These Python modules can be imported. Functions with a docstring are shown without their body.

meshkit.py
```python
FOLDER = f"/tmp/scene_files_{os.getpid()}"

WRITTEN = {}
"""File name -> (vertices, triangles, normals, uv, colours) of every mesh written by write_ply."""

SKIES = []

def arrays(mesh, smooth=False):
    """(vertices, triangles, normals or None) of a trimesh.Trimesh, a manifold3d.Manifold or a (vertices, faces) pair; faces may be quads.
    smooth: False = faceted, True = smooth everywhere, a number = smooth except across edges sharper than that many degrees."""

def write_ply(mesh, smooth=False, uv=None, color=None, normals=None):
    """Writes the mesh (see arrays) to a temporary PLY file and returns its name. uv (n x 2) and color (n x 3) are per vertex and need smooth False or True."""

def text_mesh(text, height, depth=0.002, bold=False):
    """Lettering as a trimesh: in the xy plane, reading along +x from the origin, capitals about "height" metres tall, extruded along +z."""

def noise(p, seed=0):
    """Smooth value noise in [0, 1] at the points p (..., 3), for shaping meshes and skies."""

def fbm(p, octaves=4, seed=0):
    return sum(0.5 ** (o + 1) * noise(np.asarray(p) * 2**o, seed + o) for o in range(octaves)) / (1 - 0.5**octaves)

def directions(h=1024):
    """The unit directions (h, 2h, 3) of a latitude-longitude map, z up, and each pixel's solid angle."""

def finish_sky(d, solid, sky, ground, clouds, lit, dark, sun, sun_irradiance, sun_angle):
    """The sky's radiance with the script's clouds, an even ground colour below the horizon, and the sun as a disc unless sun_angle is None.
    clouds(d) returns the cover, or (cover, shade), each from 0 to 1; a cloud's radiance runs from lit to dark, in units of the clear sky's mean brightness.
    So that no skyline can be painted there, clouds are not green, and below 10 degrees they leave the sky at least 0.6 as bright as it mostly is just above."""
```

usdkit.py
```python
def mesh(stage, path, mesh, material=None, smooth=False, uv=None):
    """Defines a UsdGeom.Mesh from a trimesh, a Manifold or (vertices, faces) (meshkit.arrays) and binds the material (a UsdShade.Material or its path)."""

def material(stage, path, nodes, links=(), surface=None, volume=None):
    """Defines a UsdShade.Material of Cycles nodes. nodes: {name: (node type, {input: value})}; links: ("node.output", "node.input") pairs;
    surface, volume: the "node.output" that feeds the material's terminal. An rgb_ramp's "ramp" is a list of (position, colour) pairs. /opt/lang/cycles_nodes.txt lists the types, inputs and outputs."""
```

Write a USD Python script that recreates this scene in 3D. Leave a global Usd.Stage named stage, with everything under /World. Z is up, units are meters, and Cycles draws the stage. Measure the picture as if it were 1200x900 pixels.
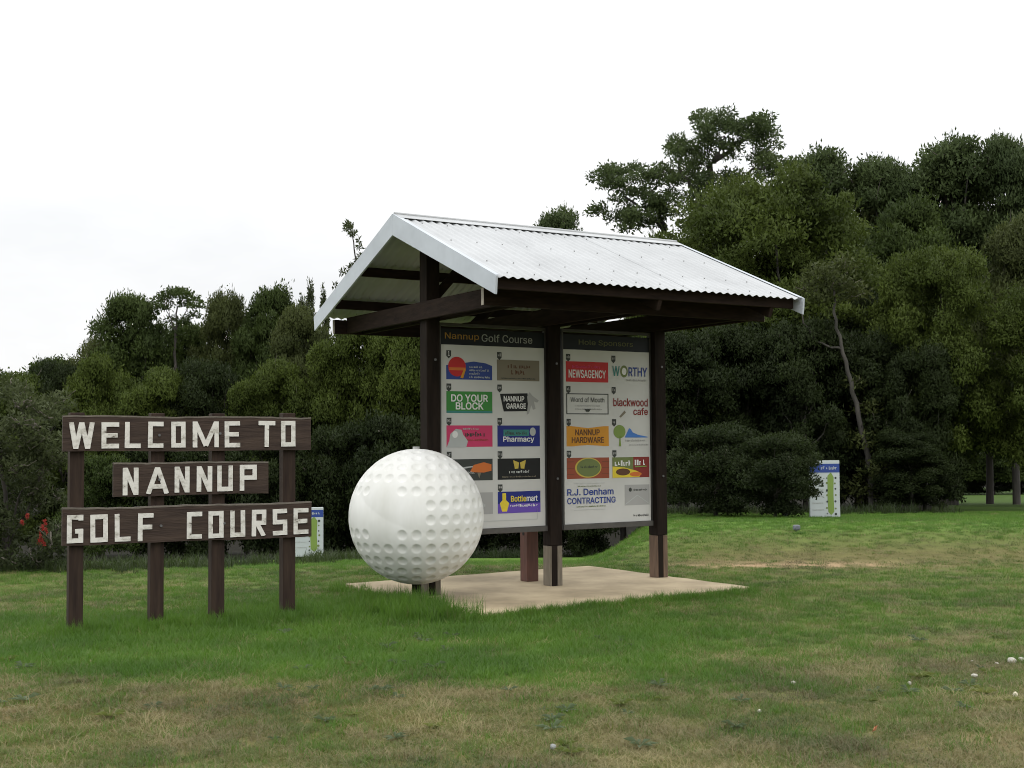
import math
import numpy as np
import trimesh
import manifold3d as m3
from shapely.geometry import Polygon, LineString, Point, box as sbox
from shapely.ops import unary_union
from shapely import affinity
import usdkit
import meshkit
from pxr import Usd, UsdGeom, UsdLux, UsdShade, Gf, Sdf, Vt

stage = Usd.Stage.CreateInMemory()
UsdGeom.SetStageUpAxis(stage, 'Z')
UsdGeom.SetStageMetersPerUnit(stage, 1.0)
UsdGeom.Xform.Define(stage, '/World')
UsdGeom.Scope.Define(stage, '/World/Looks')
PI = math.pi

# ------------------------------------------------------------------ camera, sky, sun, exposure
F, PITCH, ROLL, EYE = 1470.0, 0.0474, -0.0073, 1.6
EXPOSURE = 0.0
SKY_STRENGTH = 0.1
CLOUD = 9.8
SUN_INTENSITY, SUN_ANGLE, SUN_ELEV, SUN_AZ = 0.2, 40.0, math.radians(58), math.radians(150)   # azimuth measured as atan2(x, y)

r0, u0, fw = np.array([1., 0, 0]), np.array([0, -math.sin(PITCH), math.cos(PITCH)]), np.array([0, math.cos(PITCH), math.sin(PITCH)])
RIGHT = math.cos(ROLL) * r0 + math.sin(ROLL) * u0
UP = -math.sin(ROLL) * r0 + math.cos(ROLL) * u0
cam = UsdGeom.Camera.Define(stage, '/World/camera')
cam.AddTransformOp().Set(Gf.Matrix4d(*RIGHT, 0, *UP, 0, *(-fw), 0, 0, 0, EYE, 1))
cam.CreateHorizontalApertureAttr(36.0)
cam.CreateVerticalApertureAttr(27.0)
cam.CreateFocalLengthAttr(36.0 * F / 1200)
cam.CreateClippingRangeAttr(Gf.Vec2f(0.1, 5000))
cam.CreateExposureAttr(EXPOSURE)

sky_mat = usdkit.material(stage, '/World/Looks/overcast_sky', {
    'sky': ('sky_texture', {'sky_type': 'single_scattering', 'sun_disc': False, 'sun_elevation': SUN_ELEV, 'sun_rotation': SUN_AZ}),
    'tc': ('texture_coordinate', {}),
    'map': ('mapping', {'scale': (2.0, 2.0, 5.0)}),
    'n': ('noise_texture', {'scale': 1.6, 'detail': 5.0, 'roughness': 0.55}),
    'cl': ('rgb_ramp', {'ramp': [(0.32, (CLOUD * .90, CLOUD * .915, CLOUD * .93)), (0.62, (CLOUD * 1.06, CLOUD * 1.06, CLOUD * 1.06))]}),
    'sep': ('separate_xyz', {}),
    'el': ('map_range', {'range_type': 'smoothstep', 'from_min': 0.0, 'from_max': 1.0, 'to_min': 0.97, 'to_max': 2.35, 'clamp': True}),
    'grad': ('mix_color', {'blend_type': 'multiply', 'fac': 1.0, 'use_clamp': False}),
    'mx': ('mix_color', {'blend_type': 'mix', 'fac': 0.96}),
    'bg': ('background_shader', {'strength': SKY_STRENGTH}),
}, [('tc.generated', 'map.vector'), ('map.vector', 'n.vector'), ('n.fac', 'cl.fac'), ('tc.generated', 'sep.vector'), ('sep.z', 'el.value'),
    ('cl.color', 'grad.a'), ('el.result', 'grad.b'), ('sky.color', 'mx.a'), ('grad.result', 'mx.b'), ('mx.result', 'bg.color')], surface='bg.background')
dome = UsdLux.DomeLight.Define(stage, '/World/sky')
dome.CreateIntensityAttr(1.0)
UsdShade.MaterialBindingAPI.Apply(dome.GetPrim()).Bind(sky_mat)
dome.GetPrim().SetCustomDataByKey('kind', 'structure')
sun = UsdLux.DistantLight.Define(stage, '/World/sun')
sun.CreateIntensityAttr(SUN_INTENSITY)
sun.CreateAngleAttr(SUN_ANGLE)
sun.CreateColorAttr(Gf.Vec3f(1.0, 0.97, 0.92))
sun.CreateNormalizeAttr(True)
sun.AddRotateZOp().Set(math.degrees(-SUN_AZ))
sun.AddRotateXOp().Set(-(90 - math.degrees(SUN_ELEV)))   # -z axis tilted so the light comes from azimuth SUN_AZ

# ------------------------------------------------------------------ helpers
def ray(px, py):
    a, b = px - 600.0, py - 450.0
    return fw * F + RIGHT * a - UP * b


def at(px, py, D):
    d = ray(px, py)
    return np.array([0, 0, EYE]) + d * (D / d[1])


def on_z(px, py, z):
    d = ray(px, py)
    return np.array([0, 0, EYE]) + d * ((z - EYE) / d[2])


def sstep(a, b, x):
    t = np.clip((np.asarray(x, float) - a) / (b - a), 0, 1)
    return t * t * (3 - 2 * t)


GZ = -0.04


def height(x, y):
    x, y = np.asarray(x, float), np.asarray(y, float)
    left = -0.075 * np.maximum(0, y - 16.2) * sstep(16, 19, y)
    left = np.where(y > 45, -0.075 * 28.8 - 0.01 * (y - 45), left)
    right = 0.27 * sstep(16.9, 19.6, y) - 0.17 * sstep(20, 27, y) - 0.037 * np.maximum(0, y - 27)
    right = np.where(y > 90, 0.10 - 0.037 * 63 - 0.004 * (y - 90), right)
    t = sstep(0.7, 2.6, x - 0.10 * (y - 18))
    z = GZ + left * (1 - t) + right * t
    z = z + 0.05 * (meshkit.noise(np.stack([x / 2.3, y / 2.3, np.zeros_like(x)], -1), 5) - 0.5) * np.minimum(1, np.maximum(0, np.hypot(x - .3, y - 13.5) - 3.2) * .5)
    return z


def ground(x, y):
    return float(height(np.array([x]), np.array([y]))[0])


counts = {}


def numbered(parent, name):
    k = counts.get((parent, name), 0)
    counts[(parent, name)] = k + 1
    return f'{parent}/{name}' if k == 0 else f'{parent}/{name}_{k:03d}'


def tag(prim, label=None, cat=None, group=None, kind=None):
    for k, v in (('label', label), ('category', cat), ('group', group), ('kind', kind)):
        if v:
            prim.SetCustomDataByKey(k, v)
    return prim


def xf(name, loc=(0, 0, 0), rz=0.0, scale=None, parent='/World'):
    path = numbered(parent, name)
    x = UsdGeom.Xform.Define(stage, path)
    x.AddTranslateOp().Set(Gf.Vec3d(*map(float, loc)))
    x.AddRotateZOp().Set(math.degrees(rz))
    if scale is not None:
        x.AddScaleOp().Set(Gf.Vec3f(*map(float, scale)))
    return path


def thing(name, label, cat, loc=(0, 0, 0), rz=0.0, group=None, scale=None):
    p = xf(name, loc, rz, scale)
    tag(stage.GetPrimAtPath(p), label, cat, group)
    return p


def crown(path, data, leaf):
    v, f, n = data
    p = obj('crown', (v, f), leaf, path)
    m = UsdGeom.Mesh(stage.GetPrimAtPath(p))
    m.CreateNormalsAttr(Vt.Vec3fArray.FromNumpy(n.astype(np.float32)))
    m.SetNormalsInterpolation('vertex')


def obj(name, mesh, mat, parent='/World', smooth=False, **t):
    if isinstance(mesh, (list, tuple)) and len(mesh) and isinstance(mesh[0], trimesh.Trimesh):
        mesh = trimesh.util.concatenate(mesh)
    path = numbered(parent, name)
    usdkit.mesh(stage, path, mesh, mat, smooth=smooth)
    tag(stage.GetPrimAtPath(path), t.get('label'), t.get('cat'), t.get('group'), t.get('kind'))
    return path


def copy_of(src, name, label, cat, loc, rz, scale, group=None):
    path = xf(name, loc, rz, scale)
    p = stage.GetPrimAtPath(path)
    p.GetReferences().AddInternalReference(src)
    p.SetInstanceable(True)
    tag(p, label, cat, group)
    return path


def bx(x0, x1, y0, y1, z0, z1, ch=0.0):
    """A box with chamfered edges."""
    x0, x1 = sorted((x0, x1)); y0, y1 = sorted((y0, y1)); z0, z1 = sorted((z0, z1))
    if not ch:
        b = trimesh.creation.box((x1 - x0, y1 - y0, z1 - z0))
        b.apply_translation(((x0 + x1) / 2, (y0 + y1) / 2, (z0 + z1) / 2))
        return b
    pts = []
    for sx in (0, 1):
        for sy in (0, 1):
            for sz in (0, 1):
                c = np.array([x1 if sx else x0, y1 if sy else y0, z1 if sz else z0])
                inw = np.array([-1 if sx else 1, -1 if sy else 1, -1 if sz else 1]) * ch
                for k in range(3):
                    q = c + inw
                    q[k] = c[k]
                    pts.append(q)
    return trimesh.convex.convex_hull(np.array(pts))


def beam(p, q, w, h, ch=0.004, up=(0, 0, 1)):
    """A squared timber from p to q, w across and h along up."""
    p, q, up = np.array(p, float), np.array(q, float), np.array(up, float)
    d = q - p
    L = np.linalg.norm(d); d /= L
    s = np.cross(d, up); s /= np.linalg.norm(s)
    t = np.cross(s, d)
    b = bx(0, L, -w / 2, w / 2, -h / 2, h / 2, ch)
    M = np.eye(4); M[:3, 0], M[:3, 1], M[:3, 2], M[:3, 3] = d, -s, t, p
    b.apply_transform(M)
    return b


def tube(pts, rad, n=8):
    p = np.asarray(pts, float)
    r = np.broadcast_to(np.asarray(rad, float), (len(p),))
    t = np.gradient(p, axis=0)
    t /= np.linalg.norm(t, axis=1, keepdims=True) + 1e-12
    a = np.cross(t, np.where(np.abs(t[:, 2:]) < .9, [0, 0, 1.], [1., 0, 0]))
    a /= np.linalg.norm(a, axis=1, keepdims=True)
    b = np.cross(t, a)
    an = np.arange(n) * 2 * PI / n
    v = (p[:, None] + r[:, None, None] * (np.cos(an)[None, :, None] * a[:, None] + np.sin(an)[None, :, None] * b[:, None])).reshape(-1, 3)
    i, j = np.meshgrid(np.arange(len(p) - 1), np.arange(n), indexing='ij')
    q = np.stack([i * n + j, i * n + (j + 1) % n, (i + 1) * n + (j + 1) % n, (i + 1) * n + j], -1).reshape(-1, 4)
    f = np.vstack([q[:, [0, 1, 2]], q[:, [0, 2, 3]]])
    k = (len(p) - 1) * n
    caps = [[0, j + 1, j] for j in range(1, n - 1)] + [[k, k + j, k + j + 1] for j in range(1, n - 1)]
    return trimesh.Trimesh(v, np.vstack([f, caps]), process=False)


def polys(shape):
    return [g for g in getattr(shape, 'geoms', [shape]) if g.area > 1e-9]


def plate(shape, front, depth=0.0015):
    """A flat shape in (x, z) whose face lies at y = -front (towards -y), depth thick."""
    out = []
    for g in polys(shape):
        m = trimesh.creation.extrude_polygon(g, depth, engine='earcut')
        v = m.vertices
        m.vertices = np.stack([v[:, 0], -(front - depth + v[:, 2]), v[:, 1]], 1)
        out.append(m)
    return trimesh.util.concatenate(out)


def lettering(text, x0, x1, z0, z1, front, depth=0.0012, bold=False):
    m = meshkit.text_mesh(text, 0.1, depth, bold)
    lo, hi = m.bounds
    v = m.vertices
    X = x0 + (v[:, 0] - lo[0]) / (hi[0] - lo[0]) * (x1 - x0)
    Z = z0 + (v[:, 1] - lo[1]) / (hi[1] - lo[1]) * (z1 - z0)
    m.vertices = np.stack([X, -(front - depth + v[:, 2]), Z], 1)
    return m


def scribble(x0, x1, z0, z1, front, rng, fine=1.0):
    """A line of writing too small to read in the photograph: short uneven strokes."""
    h, out, x = z1 - z0, [], x0
    while x < x1 - h * .2:
        w = h * rng.uniform(.25, .6) * fine
        lo = z0 + h * rng.choice([0, 0, .0, .15])
        hi = z1 - h * rng.choice([0, .25, .3])
        t = h * .22
        s = sbox(x, lo, x + t, hi)
        s = s.union(sbox(x, lo if rng.random() < .5 else hi - t, min(x + w, x1), (lo + t) if rng.random() < .5 else hi))
        out.append(s.buffer(0))
        x += w + h * (.18 if rng.random() < .8 else .55)
    return plate(unary_union(out), front, .001)


# ------------------------------------------------------------------ materials
def M(name, color, rough=0.6, var=0.25, scale=6.0, stretch=(1, 1, 1), bump=0.0, bscale=None, tint=None, metallic=0.0, spec=0.5, detail=5.0, world=True, dist=0.01):
    """Principled with a noise-broken base colour and fine relief."""
    c = np.array(color, float)
    t = np.array(tint if tint is not None else c * (1 - var), float)
    nodes = {
        'g': ('geometry' if world else 'texture_coordinate', {}),
        'mp': ('mapping', {'scale': stretch}),
        'n': ('noise_texture', {'scale': scale, 'detail': detail, 'roughness': .6}),
        'r': ('rgb_ramp', {'ramp': [(0.3, tuple(t)), (0.68, tuple(np.minimum(c * (1 + var * .4), .95)))]}),
        'p': ('principled_bsdf', {'roughness': rough, 'metallic': metallic, 'specular_ior_level': spec}),
    }
    links = [(('g.position' if world else 'g.object'), 'mp.vector'), ('mp.vector', 'n.vector'), ('n.fac', 'r.fac'), ('r.color', 'p.base_color')]
    if bump:
        nodes['n2'] = ('noise_texture', {'scale': bscale or scale * 4, 'detail': 4.0})
        nodes['b'] = ('bump', {'strength': bump, 'distance': dist})
        links += [('mp.vector', 'n2.vector'), ('n2.fac', 'b.height'), ('b.normal', 'p.normal')]
    return usdkit.material(stage, f'/World/Looks/{name}', nodes, links, surface='p.BSDF')


def foliage_mat(name, dark, light, trans=0.25):
    return usdkit.material(stage, f'/World/Looks/{name}', {
        'g': ('geometry', {}),
        'n': ('noise_texture', {'scale': 0.55, 'detail': 3.0}),
        'm': ('math', {'math_type': 'multiply_add', 'value2': 0.30, 'value3': 0.12}),
        'a': ('math', {'math_type': 'multiply_add', 'value2': 0.9}),
        'r': ('rgb_ramp', {'ramp': [(0.25, dark), (0.85, light), (0.985, light), (1.0, (light[0] * 1.7, light[1] * 1.05, light[2] * .9))]}),
        'd': ('principled_bsdf', {'roughness': 0.6, 'specular_ior_level': 0.12}),
        't': ('translucent_bsdf', {}),
        'x': ('mix_closure', {'fac': trans}),
    }, [('g.position', 'n.vector'), ('g.random_per_island', 'm.value1'), ('n.fac', 'a.value1'), ('m.value', 'a.value3'), ('a.value', 'r.fac'),
        ('r.color', 'd.base_color'), ('r.color', 't.color'), ('d.BSDF', 'x.closure1'), ('t.BSDF', 'x.closure2')], surface='x.closure')


def blade_mat(name, stops, trans=0.3):
    return usdkit.material(stage, f'/World/Looks/{name}', {
        'g': ('geometry', {}),
        'n': ('noise_texture', {'scale': 0.9, 'detail': 4.0}),
        'm': ('math', {'math_type': 'multiply_add', 'value2': 0.5}),
        'a': ('math', {'math_type': 'multiply_add', 'value2': 1.0, 'value3': -0.25}),
        'r': ('rgb_ramp', {'ramp': stops}),
        'd': ('principled_bsdf', {'roughness': 0.55, 'specular_ior_level': 0.3}),
        't': ('translucent_bsdf', {}),
        'x': ('mix_closure', {'fac': trans}),
    }, [('g.position', 'n.vector'), ('g.random_per_island', 'm.value1'), ('n.fac', 'a.value1'), ('a.value', 'm.value3'), ('m.value', 'r.fac'),
        ('r.color', 'd.base_color'), ('r.color', 't.color'), ('d.BSDF', 'x.closure1'), ('t.BSDF', 'x.closure2')], surface='x.closure')


SHELTER_TIMBER = M('shelter_timber', (.014, .0095, .007), .85, .5, 3.0, (6, 6, .8), .35, 12, spec=.12)
BEAM_TIMBER = M('beam_timber', (.020, .0125, .009), .85, .5, 3.0, (1.5, 1.5, 8), .3, 12, spec=.12)
RED_TIMBER = M('red_timber', (.090, .034, .023), .65, .4, 3.0, (6, 6, .8), .3, 12)
RAW_TIMBER = M('raw_timber', (.155, .13, .095), .8, .35, 4.0, (8, 8, 1), .4, 14)
TAN_TIMBER = M('tan_timber', (.125, .078, .05), .8, .35, 4.0, (8, 8, 1), .4, 14)
END_GRAIN = M('pale_end_grain', (.36, .32, .27), .8, .3, 20, bump=.2)
SIGN_TIMBER = M('sign_board_timber', (.046, .031, .0235), .72, .45, 2.2, (1.2, 1.2, 14), .5, 9, tint=(.025, .016, .013), spec=.2)
SIGN_POST = M('sign_post_timber', (.033, .0215, .015), .72, .5, 2.5, (9, 9, .8), .5, 10, tint=(.018, .011, .009), spec=.15)
SIGN_TOP = M('weathered_edge', (.13, .11, .09), .85, .4, 5, (1.5, 1.5, 9), .4, 14)
LETTER_WHITE = usdkit.material(stage, '/World/Looks/letter_white', {
    'g': ('geometry', {}), 'n': ('noise_texture', {'scale': 11.0, 'detail': 8.0, 'roughness': .7}), 'n2': ('noise_texture', {'scale': 3.0, 'detail': 3.0}),
    'mp': ('mapping', {'scale': (1.0, 1.0, 1.6)}),
    'r': ('rgb_ramp', {'ramp': [(0.0, (.06, .045, .035)), (.335, (.07, .055, .045)), (.365, (.36, .34, .30)), (.5, (.56, .54, .50)), (.8, (.63, .61, .57))]}),
    'b': ('bump', {'strength': .4, 'distance': .004}), 'p': ('principled_bsdf', {'roughness': .7, 'specular_ior_level': .25}),
}, [('g.position', 'mp.vector'), ('mp.vector', 'n.vector'), ('n.fac', 'r.fac'), ('r.color', 'p.base_color'), ('n.fac', 'b.height'), ('b.normal', 'p.normal')], surface='p.BSDF')
BALL_WHITE = M('ball_white', (.65, .65, .63), .5, .08, 3.0, (1, 1, .35), bump=.06, bscale=60, tint=(.55, .55, .51), detail=8)
ZINC = M('zinc_roof', (.375, .385, .39), .55, .16, 1.2, (1, 1, 1), .04, 40, spec=.3)
ZINC_UNDER = ZINC
BARGE = M('barge_paint', (.385, .415, .45), .5, .12, 3.0)
BARGE_SCREW = M('roof_screw_grey', (.22, .22, .22), .6)
STEEL = M('screw_steel', (.12, .12, .12), .5, .3, 30, metallic=.6)
CONCRETE = M('slab_concrete', (.40, .325, .21), .9, .30, 1.3, bump=.6, bscale=40, detail=9, tint=(.21, .165, .10))
BARK_DARK = M('bark_dark', (.045, .038, .032), .9, .5, 5, (4, 4, .8), .6, 12, world=False)
BARK_PALE = M('bark_pale', (.050, .045, .038), .9, .6, 3, (3, 3, .8), .5, 9, world=False, tint=(.022, .020, .017))
TWIG = M('bare_twig', (.12, .105, .085), .9, .4, 5, world=False)

LEAF_SHADED = foliage_mat('leaf_shaded_green', (.008, .0135, .0045), (.025, .036, .010))  # leaf colour darkened to stand in for shade low in the wood
LEAF_DARK = foliage_mat('leaf_dark_green', (.014, .024, .006), (.054, .078, .017))
LEAF_MID = foliage_mat('leaf_mid_green', (.020, .032, .006), (.074, .100, .018))
LEAF_OLIVE = foliage_mat('leaf_olive', (.021, .029, .009), (.070, .084, .024))
LEAF_GREY = foliage_mat('leaf_grey_green', (.024, .033, .013), (.064, .078, .031))
LEAF_BLUE = foliage_mat('leaf_eucalypt', (.022, .036, .013), (.068, .094, .030))

GREENB = blade_mat('lush_blade', [(0.1, (.044, .100, .009)), (.5, (.080, .160, .015)), (.9, (.145, .215, .032))])
OLIVEB = blade_mat('olive_blade', [(0.1, (.055, .082, .019)), (.5, (.145, .156, .040)), (.9, (.285, .255, .098))])
STRAWB = blade_mat('straw_blade', [(0.1, (.085, .075, .032)), (.5, (.275, .236, .108)), (.9, (.50, .45, .28))], .15)
UNDERB = blade_mat('undergrowth_blade', [(0.1, (.018, .030, .008)), (.9, (.060, .080, .022))])
SILVERB = blade_mat('pale_weed', [(0.1, (.06, .085, .04)), (.9, (.14, .17, .10))])

lawn_mat = usdkit.material(stage, '/World/Looks/lawn_ground', {
    'g': ('geometry', {}), 'at': ('attribute', {'attribute': 'turf'}),
    'n': ('noise_texture', {'scale': 2.2, 'detail': 8.0, 'roughness': .7}),
    'n2': ('noise_texture', {'scale': 45.0, 'detail': 5.0}),
    'hs': ('mix_color', {'blend_type': 'overlay', 'fac': .55}),
    'hs2': ('mix_color', {'blend_type': 'overlay', 'fac': .5}),
    'b': ('bump', {'strength': .7, 'distance': .03}),
    'p': ('principled_bsdf', {'roughness': .95, 'specular_ior_level': .1}),
}, [('g.position', 'n.vector'), ('g.position', 'n2.vector'), ('at.color', 'hs.a'), ('n.fac', 'hs.b'), ('hs.result', 'hs2.a'), ('n2.fac', 'hs2.b'), ('hs2.result', 'p.base_color'),
    ('n2.fac', 'b.height'), ('b.normal', 'p.normal')], surface='p.BSDF')

PRINT = {}


def ink(name, color, rough=.35):
    if name not in PRINT:
        PRINT[name] = M('print_' + name, color, max(rough, .5), .06, 3.0, spec=.2)
    return PRINT[name]


# ------------------------------------------------------------------ ground
def lushness(x, y):
    """1 = lush green lawn, 0 = dry worn turf; and bare earth 0..1."""
    x, y = np.asarray(x, float), np.asarray(y, float)
    P = np.stack([x, y, np.zeros_like(x)], -1)
    n1 = meshkit.fbm(P / 1.5, 4, 11) - .5
    n2 = meshkit.fbm(P / .45, 3, 23) - .5
    edge = 8.9 + .10 * x + np.where(x > 1.5, .35 * (x - 1.5), 0)
    lush = sstep(-1.5, 1.1, (y - edge) + 3.4 * n1 + 1.6 * n2)
    lush = lush * (1 - .45 * sstep(.05, .25, n1) * sstep(13.2, 14.5, y) * (1 - sstep(16, 18.5, y)))
    # drier behind the sign on the left and on the face of the mound
    lush = lush * (1 - .35 * sstep(13.0, 14.5, y) * (1 - sstep(18.3, 20, y))) * (1 - .42 * sstep(.8, 2.6, x + 1.5 * n1) * (1 - sstep(17, 20, y)))
    lush = lush - .6 * np.exp(-((y - 13.2 + .2 * n1) / .9) ** 2 - ((x + 5.0) / 1.7) ** 2)
    lush = lush - .55 * np.exp(-((y - 17.2) / .8) ** 2) * sstep(1.5, 3.5, x)
    lush = lush - .35 * sstep(.0, .25, n1) * sstep(3.0, 5, x) * (1 - sstep(12, 14, y))
    bare = .95 * np.exp(-((y - 16.85 - .5 * n1) / .30) ** 2) * sstep(1.6, 2.6, x) * (1 - sstep(4.3, 5.6, x)) * sstep(-.25, .05, n2 + .2 * n1 + .1)
    bare = np.maximum(bare, .65 * sstep(.10, .3, n1) * (1 - sstep(8.3, 9.0, y)) * sstep(6.0, 7.0, y + 0 * x))
    brown = np.exp(-((y - 8.05 - .6 * n1) / .65) ** 2) * (1 - sstep(-1.2, .3, x)) * .75
    return np.clip(lush, 0, 1), np.clip(bare, 0, 1), np.clip(brown, 0, 1)


def axis_x():
    a = np.arange(-9, 9.01, .14)
    o = 9 + np.cumsum(.14 * 1.12 ** np.arange(1, 52))
    return np.r_[-o[::-1], a, o]


def axis_y():
    a = np.arange(-3, 28.01, .14)
    o = 28 + np.cumsum(.16 * 1.1 ** np.arange(1, 58))
    b = -3 - np.cumsum(.3 * 1.2 ** np.arange(1, 24))
    return np.r_[b[::-1], a, o]


gx, gy = np.meshgrid(axis_x(), axis_y(), indexing='ij')
gz = height(gx, gy)
lu, ba, br = lushness(gx, gy)
GREEN, DRY, EARTH, BROWN = np.array([.070, .125, .022]), np.array([.118, .110, .042]), np.array([.36, .25, .15]), np.array([.115, .080, .032])
far = sstep(17.5, 20, gy)[..., None]
GREENF = np.array([.085, .15, .026])
col = (GREEN * (1 - far) + GREENF * far) * lu[..., None] + DRY * (1 - lu[..., None])
col = col * (1 - br[..., None]) + BROWN * br[..., None]
col = col * (1 - ba[..., None]) + EARTH * ba[..., None]
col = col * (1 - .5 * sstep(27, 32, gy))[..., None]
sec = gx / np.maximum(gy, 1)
shade_floor = sstep(26.5, 27.5, gy) * (1 - sstep(.335, .35, sec) * (1 - sstep(.46, .50, sec)) * (1 - sstep(98, 106, gy)))   # leaf litter under the trees, with shade painted into its near-black colour
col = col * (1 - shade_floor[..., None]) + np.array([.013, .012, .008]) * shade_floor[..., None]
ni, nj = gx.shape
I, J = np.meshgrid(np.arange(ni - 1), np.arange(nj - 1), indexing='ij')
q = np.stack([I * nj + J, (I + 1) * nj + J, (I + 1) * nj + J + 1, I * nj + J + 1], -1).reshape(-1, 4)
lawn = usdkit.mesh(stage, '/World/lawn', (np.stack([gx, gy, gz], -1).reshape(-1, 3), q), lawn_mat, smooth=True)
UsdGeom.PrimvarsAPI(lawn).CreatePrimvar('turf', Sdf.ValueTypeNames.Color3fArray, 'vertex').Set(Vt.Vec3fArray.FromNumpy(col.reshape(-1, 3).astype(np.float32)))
tag(lawn.GetPrim(), kind='structure', label='mown golf course lawn, green round the sign and dry in the foreground', cat='lawn')

# concrete slab under the shelter
SLAB = np.array([on_z(404, 684, 0)[:2], on_z(690, 663, 0)[:2], on_z(882, 688, 0)[:2], on_z(546, 722, 0)[:2]])


def slab_mesh():
    rng = np.random.default_rng(4)
    pts = []
    for a, b in zip(SLAB, np.roll(SLAB, -1, 0)):
        for t in np.linspace(0, 1, 26)[:-1]:
            pts.append(a + (b - a) * t + rng.normal(0, .008, 2))
    poly = Polygon(pts).buffer(-.05).buffer(.05)
    m = trimesh.creation.extrude_polygon(poly, .16, engine='earcut')
    m.apply_translation((0, 0, -.16))
    inner = poly.buffer(-.02)
    t = trimesh.creation.extrude_polygon(inner, .008, engine='earcut')
    t.apply_translation((0, 0, -.004 + .001))
    return [m, t]


slabm = slab_mesh()[0]
obj('concrete_slab', slabm, CONCRETE, kind='structure', label='sandy coloured concrete slab under the shelter', cat='slab')

# ------------------------------------------------------------------ information shelter
BX, BY, YAW = 0.4451, 14.2347, 0.5548
R0, R1, W, ZR, ZE = -1.966, 1.84, 2.088, 4.003, 3.113
UA, UB, UC = -1.556, 0.0, 1.513
PANEL_T, PANEL_B = 2.674, 0.675
shelter = thing('information_shelter', 'open dark timber shelter with pale corrugated gable roof on three posts', 'shelter', (BX, BY, 0), YAW)
slope = (ZR - ZE) / W


def sheet_z(v):
    return ZR - slope * abs(v)


pw = .08
for u in (UA, UB, UC):
    ztop = ZR - .16
    stub = .45 if u != UC else .50
    obj('post', bx(u - pw, u + pw, -pw, pw, stub, ztop, .006), SHELTER_TIMBER, shelter)
    obj('post_core', bx(u - .060, u + .012, -.0785, .0785, 0.0, stub - .002, .003), SHELTER_TIMBER, shelter)
    mt = RAW_TIMBER if u != UC else TAN_TIMBER
    for a_, b_ in ((-.08, -.062), (.014, .08)):
        obj('post_packer', bx(u + a_, u + b_, -.078, .078, 0.0, stub - .004, .004), mt, shelter)
    # tie beams: one each side of the post, and a pair of raking braces
    for s in (-1, 1):
        x = u + s * (pw + .024)
        obj('tie_beam', bx(x - .0225, x + .0225, -1.57, 1.87, 2.925, 3.115, .004), BEAM_TIMBER, shelter)
    for s in ((-1, 1) if u != UA else ()):
        obj('rafter', beam((u, s * .085, ZR - .175 - slope * .085), (u, s * 1.98, ZR - .175 - slope * 1.98), .05, .13), BEAM_TIMBER, shelter)
    for s in ((1,) if u == UA else (-1,) if u == UC else (1, -1)):
        obj('brace', beam((u + s * .085, 0, 3.20), (u + s * .56, 0, 3.72), .05, .09), BEAM_TIMBER, shelter)
    bl = []
    for zz in (3.02, 2.5, 1.2):
        c = trimesh.creation.cylinder(.014, .012, sections=10)
        c.apply_transform(trimesh.transformations.rotation_matrix(PI / 2, (1, 0, 0)))
        c.apply_translation((u + .02, -pw - .005, zz))
        bl.append(c)
    for c in bl:
        obj('bolt', c, STEEL, shelter)
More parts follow.
